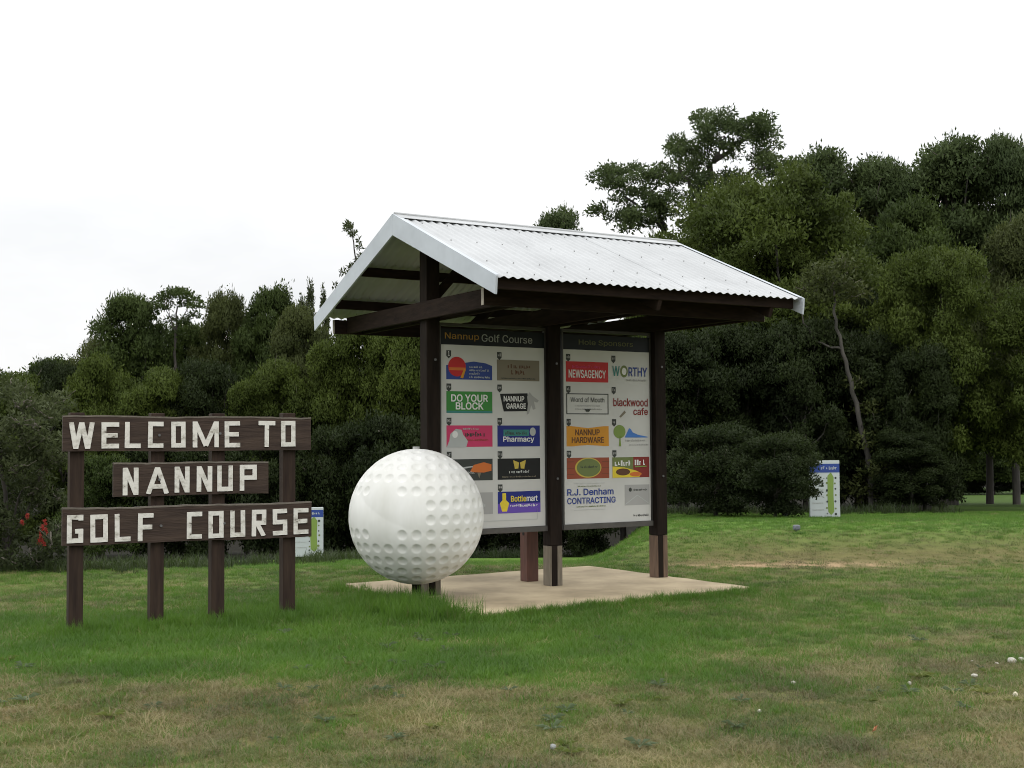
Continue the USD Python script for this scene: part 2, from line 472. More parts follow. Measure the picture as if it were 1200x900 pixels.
# plates along both eaves, purlins, ridge beam
for s in (-1, 1):
    y = 1.90 if s < 0 else -1.60
    obj('eave_plate', bx(R0 + .13, R1 - .09, y - .0235, y + .0235, 2.92, 3.085, .004), BEAM_TIMBER, shelter)
    for xe, d in ((R0 + .13, -1), (R1 - .09, 1)):
        obj('beam_end', bx(xe, xe + d * .004, y - .023, y + .023, 2.921, 3.084), END_GRAIN, shelter)
    for v in ((.92, 1.62, 1.99) if s > 0 else (.92, 1.62)):
        obj('purlin', bx(R0 + .03, R1 - .03, -s * v - .02, -s * v + .02, sheet_z(v) - .125, sheet_z(v) - .020, .003), BEAM_TIMBER, shelter)
obj('ridge_beam', bx(R0 + .05, R1 - .05, -.024, .024, ZR - .17, ZR - .03, .003), BEAM_TIMBER, shelter)

# corrugated sheets, each its own part
PITCHC, AMP = .1, .0095


def corrugated(ua, ub, s, lift):
    n = max(2, int(round((ub - ua) / PITCHC * 10)))
    us = np.linspace(ua, ub, n + 1)
    vs = np.linspace(.02, W, 8)
    wave = AMP * np.cos(2 * PI * us / PITCHC)
    nz, nv = math.cos(math.atan(slope)), math.sin(math.atan(slope))
    rows = []
    for top in (0, -.0016):
        g = np.zeros((n + 1, 8, 3))
        g[..., 0] = us[:, None]
        off = wave[:, None] + lift + top
        g[..., 1] = -s * (vs[None] + off * nv)
        g[..., 2] = ZR - slope * vs[None] + off * nz
        rows.append(g)
    a = (n + 1) * 8
    I, J = np.meshgrid(np.arange(n), np.arange(7), indexing='ij')
    qd = np.stack([I * 8 + J, (I + 1) * 8 + J, (I + 1) * 8 + J + 1, I * 8 + J + 1], -1).reshape(-1, 4)
    f = [qd, qd[:, ::-1] + a]
    e = []
    for i in range(n):
        e.append([i * 8 + 7, (i + 1) * 8 + 7, (i + 1) * 8 + 7 + a, i * 8 + 7 + a])
        e.append([(i + 1) * 8, i * 8, i * 8 + a, (i + 1) * 8 + a])
    for j in range(7):
        e.append([j, j + 1, j + 1 + a, j + a])
        e.append([n * 8 + j + 1, n * 8 + j, n * 8 + j + a, n * 8 + j + 1 + a])
    v = np.concatenate([r.reshape(-1, 3) for r in rows])
    faces = np.vstack(f + [np.array(e)])
    if s > 0:
        faces = faces[:, ::-1]
    return v, faces


cuts = [R0 + .012, -1.2, -.45, .35, 1.1, R1 - .012]
for s in (1, -1):
    for i in range(5):
        obj('roof_sheet', corrugated(cuts[i] - (.05 if i else 0), cuts[i + 1], s, .016 + .0025 * (i % 2)), ZINC, shelter, smooth=50)
scr = []
for s in (1, -1):
    for v in (.30, .92, 1.62, 1.99):
        for k in range(int(R0 * 10) + 1, int(R1 * 10), 3):
            c = trimesh.creation.cylinder(.0065, .018, sections=6)
            c.apply_translation((k * PITCHC, -s * v, sheet_z(v) + .016 + AMP + .004))
            scr.append(c)
obj('roof_screws', scr, BARGE_SCREW, shelter, kind='stuff')
# ridge cap: two folded wings and a roll
an = math.atan(slope)
cap = []
for s in (1, -1):
    b = bx(R0 - .01, R1 + .01, 0, .16, -.001, .001)
    b.apply_transform(trimesh.transformations.rotation_matrix(-an, (1, 0, 0)))
    if s > 0:
        b.vertices[:, 1] *= -1
        b.invert()
    b.apply_translation((0, 0, ZR + .038))
    cap.append(b)
cap.append(tube([(R0 - .012, 0, ZR + .042), (R1 + .012, 0, ZR + .042)], .016, 10))
obj('ridge_cap', cap, ZINC, shelter, smooth=30)
# barge boards: box boards that follow the slope at both gable ends
for x0 in (R0, R1):
    for s in (1, -1):
        d = .0 if x0 == R0 else 0
        top = lambda v: ZR + .034 - slope * v
        prof = Polygon([(.001, top(.001)), (W + .03, top(W + .03)), (W + .03 - .02, top(W + .03) - .17), (.001, top(.001) - .225)])
        m = trimesh.creation.extrude_polygon(prof, .022, engine='earcut')
        v = m.vertices
        xx = (x0 - .012 - v[:, 2]) if x0 == R0 else (x0 + .012 + v[:, 2])
        m.vertices = np.stack([xx, -s * v[:, 0], v[:, 1]], 1)
        m.fix_normals()
        obj('barge_board', m, BARGE, shelter)
        # capping flange lying on the first corrugation
        fl = bx(0, .055, .001, math.hypot(W, W * slope) + .01, -.0012, .0012)
        fl.apply_transform(trimesh.transformations.rotation_matrix(-an, (1, 0, 0)))
        if s > 0:
            fl.vertices[:, 1] *= -1
            fl.invert()
        fl.apply_translation((x0 - .034 if x0 == R0 else x0 - .021, 0, ZR + .0355))
        obj('barge_flashing', fl, BARGE, shelter)

# red-brown stub post behind the middle post
pb = on_z(620.5, 681.5, 0)
stub = thing('stub_post', 'short square red-brown timber post behind the middle shelter post, under the notice boards', 'post', (pb[0], pb[1] + .07, 0), YAW)
obj('shaft', bx(-.078, .078, -.078, .078, .0, .80, .006), RED_TIMBER, stub)
hol = trimesh.creation.cylinder(.02, .004, sections=14)
hol.apply_transform(trimesh.transformations.rotation_matrix(PI / 2, (0, 1, 0)))
hol.apply_translation((-.0795, 0, .55))
obj('bolt_hole', hol, M('hole_black', (.01, .01, .01), .9), stub)

# ------------------------------------------------------------------ notice boards
WHITE = ink('panel_white', (.50, .50, .48), .5)
FRAME = M('panel_frame', (.035, .033, .03), .5, .3, 8)
LEDGE = M('panel_ledge', (.065, .06, .054), .6, .3, 8)
NAVY = ink('header_navy', (.008, .011, .013))
INKS = {k: ink(k, tuple(np.array(c) * .86)) for k, c in dict(
    blue=(.035, .065, .26), navy=(.02, .03, .20), red=(.50, .03, .03), orange=(.62, .17, .04), amber=(.62, .28, .03), green=(.05, .24, .05), teal=(.05, .22, .20), lime=(.20, .29, .07),
    black=(.013, .014, .014), grey=(.38, .38, .37), silver=(.45, .47, .46), tan=(.21, .185, .135), brown=(.12, .055, .03), maroon=(.23, .035, .03), pink=(.58, .05, .14), purple=(.14, .08, .42),
    white=(.76, .76, .74), yellow=(.74, .58, .05), gold=(.55, .42, .08), sky=(.07, .20, .55), rust=(.30, .075, .04), leaf=(.16, .20, .07), dark=(.05, .055, .05), headergrey=(.34, .36, .34), headeramber=(.36, .20, .03), olive=(.13, .135, .05)).items()}


def board(u0_, u1_, label):
    """Local x runs along the board, local z up, face towards -y; origin at its lower left."""
    wd, ht = u1_ - u0_, PANEL_T - PANEL_B
    c, s = math.cos(YAW), math.sin(YAW)
    p = thing('notice_board', label, 'notice board', (BX + u0_ * c, BY + u0_ * s, PANEL_B), YAW)
    obj('backing', bx(.0, wd, -.012, .012, 0, ht, .001), WHITE, p)
    obj('frame_side', bx(-.022, -.001, -.018, .020, -.001, ht + .199), FRAME, p)
    obj('frame_side', bx(wd + .001, wd + .022, -.018, .020, -.001, ht + .199), FRAME, p)
    obj('ledge', bx(-.022, wd + .022, -.030, .020, -.062, -.002, .003), LEDGE, p)
    obj('header', bx(.0, wd, -.0125, .012, ht + .001, ht + .175, .001), NAVY, p)
    obj('top_rail', bx(-.022, wd + .022, -.018, .02, ht + .2, ht + .235, .002), FRAME, p)
    return p, wd, ht


rng = np.random.default_rng(77)
bl, WL, HT = board(-1.4288, -.1016, 'left notice board of sponsor adverts headed Nannup Golf Course, partly behind the ball')
brd, WR_, _ = board(.1584, 1.3985, 'right notice board of sponsor adverts with an olive heading, beside the far shelter post')
obj('heading_word', lettering('Nannup', .05, .475, HT + .045, HT + .13, .0138), INKS['headeramber'], bl)
obj('heading_word', lettering('Golf Course', .51, 1.17, HT + .045, HT + .13, .0138), INKS['headergrey'], bl)
obj('heading_word', lettering('Hole Sponsors', .22, 1.0, HT + .045, HT + .12, .0138), INKS['olive'], brd)
F1, F2, F3, F4 = .0135, .0147, .0159, .0171


class Ad:
    def __init__(self, parent, wd, fx0, fx1, fy0, fy1, base=None, shape=None, number=None):
        self.x0, self.x1 = fx0 * wd, fx1 * wd
        self.z1, self.z0 = HT * (1 - fy0), HT * (1 - fy1)
        self.w, self.h = self.x1 - self.x0, self.z1 - self.z0
        if base:
            sh = self.poly(shape) if shape else sbox(self.x0, self.z0, self.x1, self.z1)
            self.p = obj('advert', plate(sh, F1), INKS[base], parent)
        else:
            self.p = xf('advert', parent=parent)
        if number is not None:
            a, b = self.x0 + .002, self.z1 - .006
            sh = Polygon([(a, b + .088), (a + .058, b + .088), (a + .058, b + .026), (a + .029, b), (a, b + .026)])
            s = obj('hole_shield', plate(sh, F2), INKS['dark'], self.p)
            if number:
                obj('hole_number', lettering(number, a + .018, a + .04, b + .03, b + .078, F4), INKS['white'], self.p)
            else:
                obj('hole_number', scribble(a + .008, a + .052, b + .04, b + .074, F4, rng), INKS['grey'], self.p)

    def X(self, f):
        return self.x0 + f * self.w

    def Z(self, f):
        return self.z0 + f * self.h

    def poly(self, pts):
        return Polygon([(self.X(a), self.Z(b)) for a, b in pts])

    def art(self, name, shape, c, f=F2):
        obj(name, plate(shape, f), INKS[c], self.p)

    def rect(self, a0, a1, b0, b1, c, f=F2, name='panel'):
        self.art(name, sbox(self.X(a0), self.Z(b0), self.X(a1), self.Z(b1)), c, f)

    def ell(self, a, b, ra, rb, c, f=F2, name='emblem'):
        self.art(name, affinity.scale(Point(self.X(a), self.Z(b)).buffer(1, 20), ra * self.w, rb * self.h), c, f)

    def text(self, t, a0, a1, b0, b1, c, f=F3, bold=False):
        obj('lettering', lettering(t, self.X(a0), self.X(a1), self.Z(b0), self.Z(b1), f, bold=bold), INKS[c], self.p)

    def lines(self, a0, a1, b0, b1, c, f=F3):
        obj('small_print', scribble(self.X(a0), self.X(a1), self.Z(b0), self.Z(b1), f, rng), INKS[c], self.p)


LC, RC = (.048, .482), (.530, .950)
ROW = [(.072, .188), (.252, .370), (.437, .554), (.620, .737), (.803, .922)]
# left board
a = Ad(bl, WL, *LC, *ROW[0], 'blue', [(0, 0), (1, 0), (1, .68), (.85, .80), (.6, .86), (.42, .80), (.3, .72), (0, .66)], '1')
a.ell(.23, .60, .19, .46, 'red', F2, 'sun_disc'); a.rect(.06, .42, .43, .56, 'orange', F3, 'band'); a.art('map_mark', a.poly([(.30, .08), (.38, .5), (.42, .5), (.36, .06)]), 'amber', F4)
for k, b in enumerate((.56, .40, .24, .08)):
    a.lines(.50, (.78, .95, .72, .96)[k], b, b + .10, 'silver')
a = Ad(bl, WL, *RC, *ROW[0], 'tan', None, '')
a.lines(.25, .78, .60, .80, 'brown'); a.lines(.33, .70, .30, .52, 'brown'); a.lines(.1, .9, .08, .14, 'dark')
a = Ad(bl, WL, *LC, *ROW[1], 'green', None, '')
a.text('DO YOUR', .10, .90, .52, .86, 'white', bold=True); a.text('BLOCK', .20, .80, .16, .50, 'white', bold=True)
a.rect(0, 1, 0, .10, 'teal', F2, 'stripe')
a = Ad(bl, WL, *RC, *ROW[1], None, None, '')
a.art('badge', a.poly([(.08, .88), (.70, .93), (.72, .15), (.16, .12)]).buffer(.008), 'black', F2)
a.text('NANNUP', .15, .63, .56, .82, 'white', bold=True); a.text('GARAGE', .21, .67, .22, .48, 'white', bold=True)
a.art('figure_mark', a.poly([(.70, .80), (.76, 1.02), (.82, .86), (.98, .62), (.94, .52), (.86, .58), (.90, .22), (.84, .18), (.80, .40), (.74, .0), (.69, -.06), (.72, .45)]), 'grey', F3)
a = Ad(bl, WL, *LC, *ROW[2], 'pink', None, '')
a.art('figure_mark', a.poly([(.0, -.02), (.06, .30), (.08, .60), (.2, .84), (.32, .80), (.36, .55), (.46, .28), (.42, -.02)]), 'silver', F2); a.ell(.18, .58, .06, .16, 'white', F3)
a.lines(.40, .82, .48, .70, 'dark', F4); a.lines(.44, .92, .28, .38, 'rust', F3); a.lines(.35, .7, .80, .88, 'silver')
a = Ad(bl, WL, *RC, *ROW[2], 'navy', None, '')
a.rect(.14, .74, .50, .80, 'teal', F2, 'band'); a.lines(.18, .70, .56, .72, 'dark')
a.text('Pharmacy', .13, .86, .16, .48, 'white', bold=True); a.ell(.83, .70, .07, .20, 'silver', F2)
a = Ad(bl, WL, *LC, *ROW[3], 'dark', None, '')
a.art('car_mark', a.poly([(.50, .40), (.58, .72), (.80, .84), (.97, .74), (.97, .44), (.80, .36)]), 'orange', F2)
a.art('streak', a.poly([(.12, .48), (.56, .62), (.56, .68), (.10, .56)]), 'silver', F3); a.lines(.2, .6, .32, .42, 'silver'); a.art('marker', a.poly([(.66, .36), (.74, .36), (.70, .10)]), 'tan', F3)
a = Ad(bl, WL, *RC, *ROW[3], 'black', None, '')
a.art('butterfly_mark', unary_union([a.poly([(.36, .92), (.50, .80), (.48, .52), (.40, .50)]), a.poly([(.66, .92), (.52, .80), (.54, .52), (.62, .50)])]), 'gold', F2)
a.lines(.26, .74, .30, .44, 'silver'); a.lines(.1, .9, .10, .17, 'tan')
a = Ad(bl, WL, *LC, *ROW[4], 'grey', None, '')
a.lines(.15, .85, .3, .5, 'silver')
a = Ad(bl, WL, *RC, *ROW[4], 'navy', None, '')
a.rect(0, 1, 0, .44, 'purple', F2, 'band')
a.art('bottle_mark', a.poly([(.10, .10), (.05, .46), (.11, .60), (.11, .92), (.18, .92), (.18, .60), (.25, .46), (.20, .10)]).buffer(.004), 'yellow', F3)
a.text('Bottle', .30, .66, .52, .80, 'yellow', bold=True); a.text('mart', .67, .93, .52, .78, 'white', bold=True); a.lines(.28, .93, .28, .40, 'white')
obj('rule', plate(unary_union([sbox(.20, .075, 1.22, .080), sbox(1.216, .08, 1.221, .2)]), F2, .001), INKS['silver'], bl)
# right board
LC, RC = (.030, .510), (.548, .985)
ROW = [(.068, .186), (.252, .372), (.440, .556), (.622, .742), (.785, .905)]
a = Ad(brd, WR_, *LC, *ROW[0], 'red', None, '')
a.text('NEWSAGENCY', .06, .94, .20, .60, 'white', bold=True); a.lines(.14, .8, .68, .82, 'pink')
a = Ad(brd, WR_, *RC, *ROW[0], None, None, '')
a.text('W', .03, .22, .34, .84, 'teal', bold=True); a.ell(.34, .58, .10, .30, 'leaf', F2); a.ell(.34, .58, .06, .18, 'white', F3); a.text('RTHY', .46, .97, .34, .80, 'blue', bold=True); a.lines(.40, .95, .10, .20, 'grey')
a = Ad(brd, WR_, *LC, *ROW[1], None, None, '')
a.art('border', sbox(a.X(0), a.Z(0), a.X(1), a.Z(1)).difference(sbox(a.X(.02), a.Z(.045), a.X(.98), a.Z(.955))), 'dark', F2)
a.text('Word of Mouth', .10, .90, .58, .82, 'dark'); a.lines(.2, .8, .38, .44, 'grey'); a.lines(.2, .85, .22, .28, 'grey'); a.art('cup_mark', a.poly([(.42, .26), (.58, .26), (.53, .12), (.47, .12)]), 'dark', F3)
a = Ad(brd, WR_, *RC, *ROW[1], None, None, '')
a.text('blackwood', .04, .98, .40, .80, 'maroon', bold=True); a.text('cafe', .58, .98, -.02, .34, 'maroon', bold=True); a.art('leaf_mark', a.poly([(.2, -.1), (.34, .2), (.38, .1), (.24, -.15)]), 'tan', F2)
a = Ad(brd, WR_, *LC, *ROW[2], 'amber', [(0, 0), (.12, .0), (.5, .06), (.88, .0), (1, 0), (1, 1), (.88, 1), (.5, .90), (.12, 1), (0, 1)], '')
a.text('NANNUP', .20, .78, .54, .84, 'brown', bold=True); a.text('HARDWARE', .12, .88, .16, .46, 'brown', bold=True)
a = Ad(brd, WR_, *RC, *ROW[2], None, None, '')
a.ell(.20, .72, .16, .34, 'lime', F2, 'tree_mark'); a.art('tree_trunk_mark', a.poly([(.18, -.02), (.24, -.02), (.22, .5), (.20, .5)]), 'lime', F2)
a.art('hill_mark', a.poly([(.34, .42), (.46, .90), (.50, .86), (.56, .68), (.70, .56), (.96, .46), (.96, .42)]), 'sky', F2); a.lines(.36, .9, .22, .32, 'grey'); a.lines(.46, .98, .02, .08, 'grey')
a = Ad(brd, WR_, *LC, *ROW[3], 'rust', None, '')
a.ell(.5, .52, .31, .48, 'gold', F2, 'oval_rim'); a.ell(.51, .52, .28, .43, 'leaf', F3, 'oval'); a.lines(.32, .72, .5, .62, 'dark', F4)
for b in (.2, .5, .8):
    a.rect(0, .17, b, b + .02, 'brown', F2, 'board_line'); a.rect(.83, 1, b, b + .02, 'brown', F2, 'board_line')
a = Ad(brd, WR_, *RC, *ROW[3], 'maroon', None, '')
a.rect(0, .56, .28, 1, 'leaf', F2, 'panel'); a.art('plate_of_food', a.poly([(0, .0), (.0, .55), (.3, .5), (.62, .34), (.78, .2), (.72, .02)]), 'yellow', F3)
a.ell(.28, .28, .19, .17, 'brown', F4, 'burger'); a.ell(.62, .16, .16, .11, 'orange', F4, 'chips'); a.lines(.06, .50, .58, .84, 'white', F4); a.lines(.60, .92, .60, .86, 'white', F4); a.rect(.60, .92, .5, .56, 'lime', F4, 'stripe')
a = Ad(brd, WR_, .030, .580, *ROW[4], None, None, None)
a.text('R.J. Denham', .0, .96, .56, .88, 'blue', bold=True); a.text('CONTRACTING', .0, 1.0, .16, .46, 'blue', bold=True)
a.lines(.22, .7, .97, 1.02, 'leaf'); a.lines(.18, .8, .0, .06, 'leaf'); a.rect(.14, .78, 1.12, 1.135, 'silver', F2, 'rule'); a.rect(.14, .78, -.14, -.125, 'silver', F2, 'rule')
a = Ad(brd, WR_, .690, .985, *ROW[4], 'grey', None, None)
a.art('envelope_flap', a.poly([(0, .05), (.5, .5), (1, .05), (1, .02), (.5, .46), (0, .02)]), 'silver', F2); a.ell(.22, .76, .06, .10, 'dark', F2); a.lines(.34, .9, .7, .8, 'dark')
obj('small_print', scribble(.98, 1.2, .055, .082, F2, rng), INKS['black'], brd)

# ------------------------------------------------------------------ giant golf ball
BD = 12.95
BC = at(488, 605, BD)
BR = 157 / 2 / F * np.linalg.norm(BC - [0, 0, EYE]) * .997
ball = thing('giant_golf_ball', 'giant white dimpled golf ball on a short dark post beside the welcome sign', 'golf ball sculpture', (BC[0], BC[1], ground(BC[0], BC[1])), 0)
BZ = BC[2] - ground(BC[0], BC[1])


def ball_mesh():
    m = trimesh.creation.icosphere(7)
    d = m.vertices.copy()
    face = math.atan2(-BC[1], -BC[0])               # azimuth of the side turned to the camera
    cents = []
    for k in range(-6, 7):
        la = math.radians(12.0 * k)
        n = max(1, int(round(360 * math.cos(la) / 11.8)))
        for i in range(n):
            lo = 2 * PI * i / n
            rel = math.degrees(lo)
            rel = (rel + 180) % 360 - 180           # + to the right in the picture
            if k in (0, 1) and -78 < rel < 11:
                continue
            if k in (2, -1) and -47 < rel < -21:
                continue
            az = face + lo
            cents.append((math.cos(la) * math.cos(az), math.cos(la) * math.sin(az), math.sin(la)))
    from scipy.spatial import cKDTree
    dist, _ = cKDTree(np.array(cents)).query(d)
    ang = 2 * np.arcsin(np.clip(dist / 2, 0, 1))
    t = np.clip(ang / math.radians(4.35), 0, 1)
    depth = .023 * (1 - t ** 2) * (1 - .35 * sstep(.8, 1, t))
    m.vertices = d * (BR * (1 - depth))[:, None]
    m.apply_translation((0, 0, BZ))
    return m


obj('ball', ball_mesh(), BALL_WHITE, ball, smooth=True)
obj('post', bx(-.045, .045, -.045, .045, -.1, BZ - BR + .03, .004), SHELTER_TIMBER, ball)
cp = trimesh.creation.cylinder(.035, .03, sections=16)
cp.apply_translation((0, 0, BZ + BR + .008))
obj('top_fitting', cp, M('fitting_grey', (.35, .35, .34), .6), ball)

# ------------------------------------------------------------------ welcome sign
PL, PR = at(72.5, 540, 11.05), at(364, 540, 12.15)
SU = (PR - PL)[:2]
SLEN = float(np.hypot(*SU))
SYAW = math.atan2(SU[1], SU[0])
S0 = np.array([PL[0], PL[1]])
sz0 = ground(*S0)
sign = thing('welcome_sign', 'brown timber sign of three boards on four posts reading WELCOME TO NANNUP GOLF COURSE', 'sign', (S0[0], S0[1], 0), SYAW)


def su(px, py):
    """Distance along the sign of the point of its face behind a pixel, and its height."""
    d = ray(px, py)
    n = np.array([-SU[1], SU[0]]) / SLEN
    t = n.dot(S0) / n.dot(d[:2])
    P = np.array([0, 0, EYE]) + d * t
    return float((P[:2] - S0).dot(SU) / SLEN), float(P[2])


def zx(zx_, zy_):
    return 50 + zx_ / 3.2143, 470 + zy_ / 3.2143


for px, ptop in ((91.5, 483.5), (186, 484), (257, 484.5), (340, 484)):
    u, zt = su(px, ptop)
    gzp = ground(*(S0 + SU / SLEN * u)) - .1
    obj('post', bx(u - .061, u + .061, .022, .144, gzp, zt, .005), SIGN_POST, sign)


def strokes(ch, w, h, t):
    e = t / 2
    L = lambda *p: LineString(p).buffer(e, cap_style=2, join_style=2, mitre_limit=3)
    x0, x1, y0, y1, xm, ym = e, w - e, e, h - e, w / 2, h / 2
    if ch == 'W':
        s = unary_union([L((x0, h), (w * .27, 0)), L((w * .27, 0), (xm, h)), L((xm, h), (w * .73, 0)), L((w * .73, 0), (x1, h))]).intersection(sbox(-.01, 0, w + .01, h))
    elif ch == 'M':
        s = unary_union([L((x0, 0), (x0, h)), L((x0, h), (xm, h * .06)), L((xm, h * .06), (x1, h)), L((x1, 0), (x1, h))]).intersection(sbox(0, 0, w, h))
    elif ch == 'E':
        s = unary_union([L((x0, 0), (x0, h)), L((0, y0), (w, y0)), L((0, ym), (w * .92, ym)), L((0, y1), (w, y1))])
    elif ch == 'L':
        s = unary_union([L((x0, 0), (x0, h)), L((0, y0), (w, y0))])
    elif ch == 'C':
        s = unary_union([L((x0, 0), (x0, h)), L((0, y0), (w, y0)), L((0, y1), (w, y1))])
    elif ch == 'O':
        s = unary_union([L((x0, 0), (x0, h)), L((x1, 0), (x1, h)), L((0, y0), (w, y0)), L((0, y1), (w, y1))])
    elif ch == 'T':
        s = unary_union([L((xm, 0), (xm, h)), L((0, y1), (w, y1))])
    elif ch == 'N':
        s = unary_union([L((x0, 0), (x0, h)), L((x1, 0), (x1, h)), L((x0, h), (x1, 0))]).intersection(sbox(0, 0, w, h))
    elif ch == 'A':
        s = unary_union([L((x0, 0), (xm, h)), L((x1, 0), (xm, h)), L((w * .2, h * .28), (w * .8, h * .28))]).intersection(sbox(0, 0, w, h))
    elif ch == 'U':
        s = unary_union([L((x0, 0), (x0, h)), L((x1, 0), (x1, h)), L((0, y0), (w, y0))])
    elif ch == 'P':
        s = unary_union([L((x0, 0), (x0, h)), L((0, y1), (w, y1)), L((x1, h * .42), (x1, h)), L((0, h * .42 + e), (w, h * .42 + e))])
    elif ch == 'R':
        s = unary_union([L((x0, 0), (x0, h)), L((0, y1), (w, y1)), L((x1, h * .42), (x1, h)), L((0, h * .42 + e), (w, h * .42 + e)), L((w * .4, h * .45), (x1, 0))]).intersection(sbox(0, 0, w, h))
    elif ch == 'G':
        s = unary_union([L((x0, 0), (x0, h)), L((0, y0), (w, y0)), L((0, y1), (w, y1)), L((x1, 0), (x1, h * .5)), L((w * .5, h * .5 - e), (w, h * .5 - e)), L((x1, h * .8), (x1, h))])
    elif ch == 'S':
        s = unary_union([L((x0, ym), (x0, h)), L((x1, 0), (x1, ym)), L((0, y0), (w, y0)), L((0, ym), (w, ym)), L((0, y1), (w, y1))])
    elif ch == 'F':
        s = unary_union([L((x0, 0), (x0, h)), L((0, ym), (w * .92, ym)), L((0, y1), (w, y1))])
    return s.simplify(.0005)


rows = [
    ((75, 55, 190), (1008, 62, 185), [('W', 97, 193, 80, 180), ('E', 220, 285, 80, 178), ('L', 308, 367, 79, 177), ('C', 395, 452, 78, 176), ('O', 482, 535, 78, 175), ('M', 563, 660, 77, 174), ('E', 683, 740, 76, 174), ('T', 810, 872, 75, 173), ('O', 895, 948, 75, 171)]),
    ((265, 232, 360), (848, 228, 347), [('N', 300, 358, 251, 354), ('A', 387, 473, 249, 349), ('N', 495, 550, 247, 344), ('N', 578, 635, 245, 341), ('U', 655, 713, 243, 339), ('P', 740, 803, 240, 337)]),
    ((73, 405, 545), (1010, 380, 510), [('G', 90, 150, 429, 534), ('O', 178, 243, 427, 531), ('L', 270, 328, 424, 528), ('F', 357, 414, 422, 526), ('C', 541, 597, 417, 518), ('O', 622, 678, 414, 515), ('U', 704, 759, 411, 511), ('R', 785, 838, 409, 508), ('S', 864, 917, 406, 504), ('E', 942, 997, 403, 500)]),
]
bolt_px = [[(186, 510), (257, 508)], [(186, 562)], [(188, 616), (262, 613)]]
rl = np.random.default_rng(9)
for k, (lft, rgt, letters) in enumerate(rows):
    ua, za = su(*zx(lft[0], lft[1])); _, zb = su(*zx(lft[0], lft[2]))
    ub, zc = su(*zx(rgt[0], rgt[1])); _, zd = su(*zx(rgt[0], rgt[2]))
    # a plank with slightly uneven edges
    n = 24
    xs = np.linspace(ua, ub, n)
    tz = np.linspace(za, zc, n) + .004 * np.sin(xs * 5 + k) + rl.normal(0, .0015, n)
    bz = np.linspace(zb, zd, n) + .003 * np.sin(xs * 4 + 2 * k) + rl.normal(0, .0015, n)
    pl = Polygon(list(zip(xs, bz)) + list(zip(xs[::-1], tz[::-1])))
    m = trimesh.creation.extrude_polygon(pl, .042, engine='earcut')
    v = m.vertices
    m.vertices = np.stack([v[:, 0], v[:, 2] - .021, v[:, 1]], 1)
    m.fix_normals()
    b = obj('board', m, SIGN_TIMBER, sign)
    # paler strip along the upper edge
    cap_ = Polygon(list(zip(xs, tz - .012)) + list(zip(xs[::-1], tz[::-1] + .002)))
    m = trimesh.creation.extrude_polygon(cap_, .046, engine='earcut')
    v = m.vertices
    m.vertices = np.stack([v[:, 0], v[:, 2] - .023, v[:, 1]], 1)
    m.fix_normals()
    obj('weathered_edge', m, SIGN_TOP, b)
    for ch, xa, xb, ya, yb in letters:
        u1, z1 = su(*zx(xa, ya)); u2, z2 = su(*zx(xb, yb)); 
        _, zlo = su(*zx(xa, yb)); 
        zt, zl = (z1 + su(*zx(xb, ya))[1]) / 2, (z2 + zlo) / 2
        s = strokes(ch, u2 - u1, zt - zl, .0405)
        s = affinity.rotate(s, rl.uniform(-.8, .8))
        s = affinity.translate(s, u1, zl)
        m = plate(s, .031, .0105)
        obj('letter', m, LETTER_WHITE, b)
    for px, py in bolt_px[k]:
        u, z = su(px, py)
        c = trimesh.creation.cylinder(.012, .014, sections=10)
        c.apply_transform(trimesh.transformations.rotation_matrix(PI / 2, (1, 0, 0)))
        c.apply_translation((u, -.026, z))
        obj('bolt', c, STEEL, b)

# ------------------------------------------------------------------ hole signs and tee markers
SIGNW = ink('hole_sign_white', (.42, .45, .46), .4)


def hole_sign(px0, px1, ptop, pbase, D, rz, label):
    p = at((px0 + px1) / 2, pbase, D)
    w = (px1 - px0) / F * D / max(.6, math.cos(rz))
    h = (pbase - ptop) / F * D
    t = thing('hole_sign', label, 'golf hole sign', (p[0], p[1], p[2] - .02), rz)
    h += .02
    obj('panel', bx(-w / 2, w / 2, -.03, .03, 0, h, .006), SIGNW, t)
    obj('header', plate(sbox(-w / 2 + .01, h * .80, w / 2 - .004, h * .945), .0325), INKS['blue'], t)
    obj('header_lettering', scribble(-w * .12, w * .40, h * .85, h * .90, .0345, rng), INKS['silver'], t)
    fx = w * .20
    fair = Polygon([(fx - .045, h * .16), (fx - .055, h * .4), (fx - .05, h * .74), (fx, h * .78), (fx + .045, h * .72), (fx + .035, h * .45), (fx + .045, h * .16), (fx, h * .12)]).buffer(.02)
    obj('fairway_map', plate(fair, .0325), INKS['lime'], t)
    r2 = np.random.default_rng(int(px0))
    for side, sp in ((-1, .085), (1, .095)):
        for k in range(7):
            zz = h * (.12 + .1 * k) + r2.uniform(-.02, .02)
            q = Point(fx + side * sp + r2.uniform(-.01, .01), zz).buffer(r2.uniform(.012, .026), 4)
            if q.bounds[2] < w / 2 - .01:
                obj('tree_mark', plate(q, .034), INKS['leaf' if k % 2 else 'dark'], t)
    for k in range(5):
        zz = h * (.62 - .11 * k)
        obj('small_print', scribble(-w * .42, -w * .05, zz, zz + h * .022, .034, r2), INKS['grey'], t)
    return t


hole_sign(343, 378, 595, 651, 25.0, .25, 'white hole sign with blue top beyond the right end of the welcome sign')
hole_sign(948, 985, 540, 609.5, 25.2, .2, 'white hole sign with blue top under the dark trees on the right, half behind leaves')


def tee_marker(px, py, D, label):
    p = at(px, py, D)
    t = thing('tee_marker', label, 'tee marker', (p[0], p[1], ground(p[0], p[1])), .3)
    m = bx(-.05, .05, -.04, .04, 0.02, .10, .016)
    obj('block', m, M('marker_blue_' + ('near' if D < 20 else 'far'), (.11, .12, .14), .6, .3, 20), t, smooth=40)
    obj('spike', tube([(0, 0, -.05), (0, 0, .03)], .012, 8), STEEL, t)


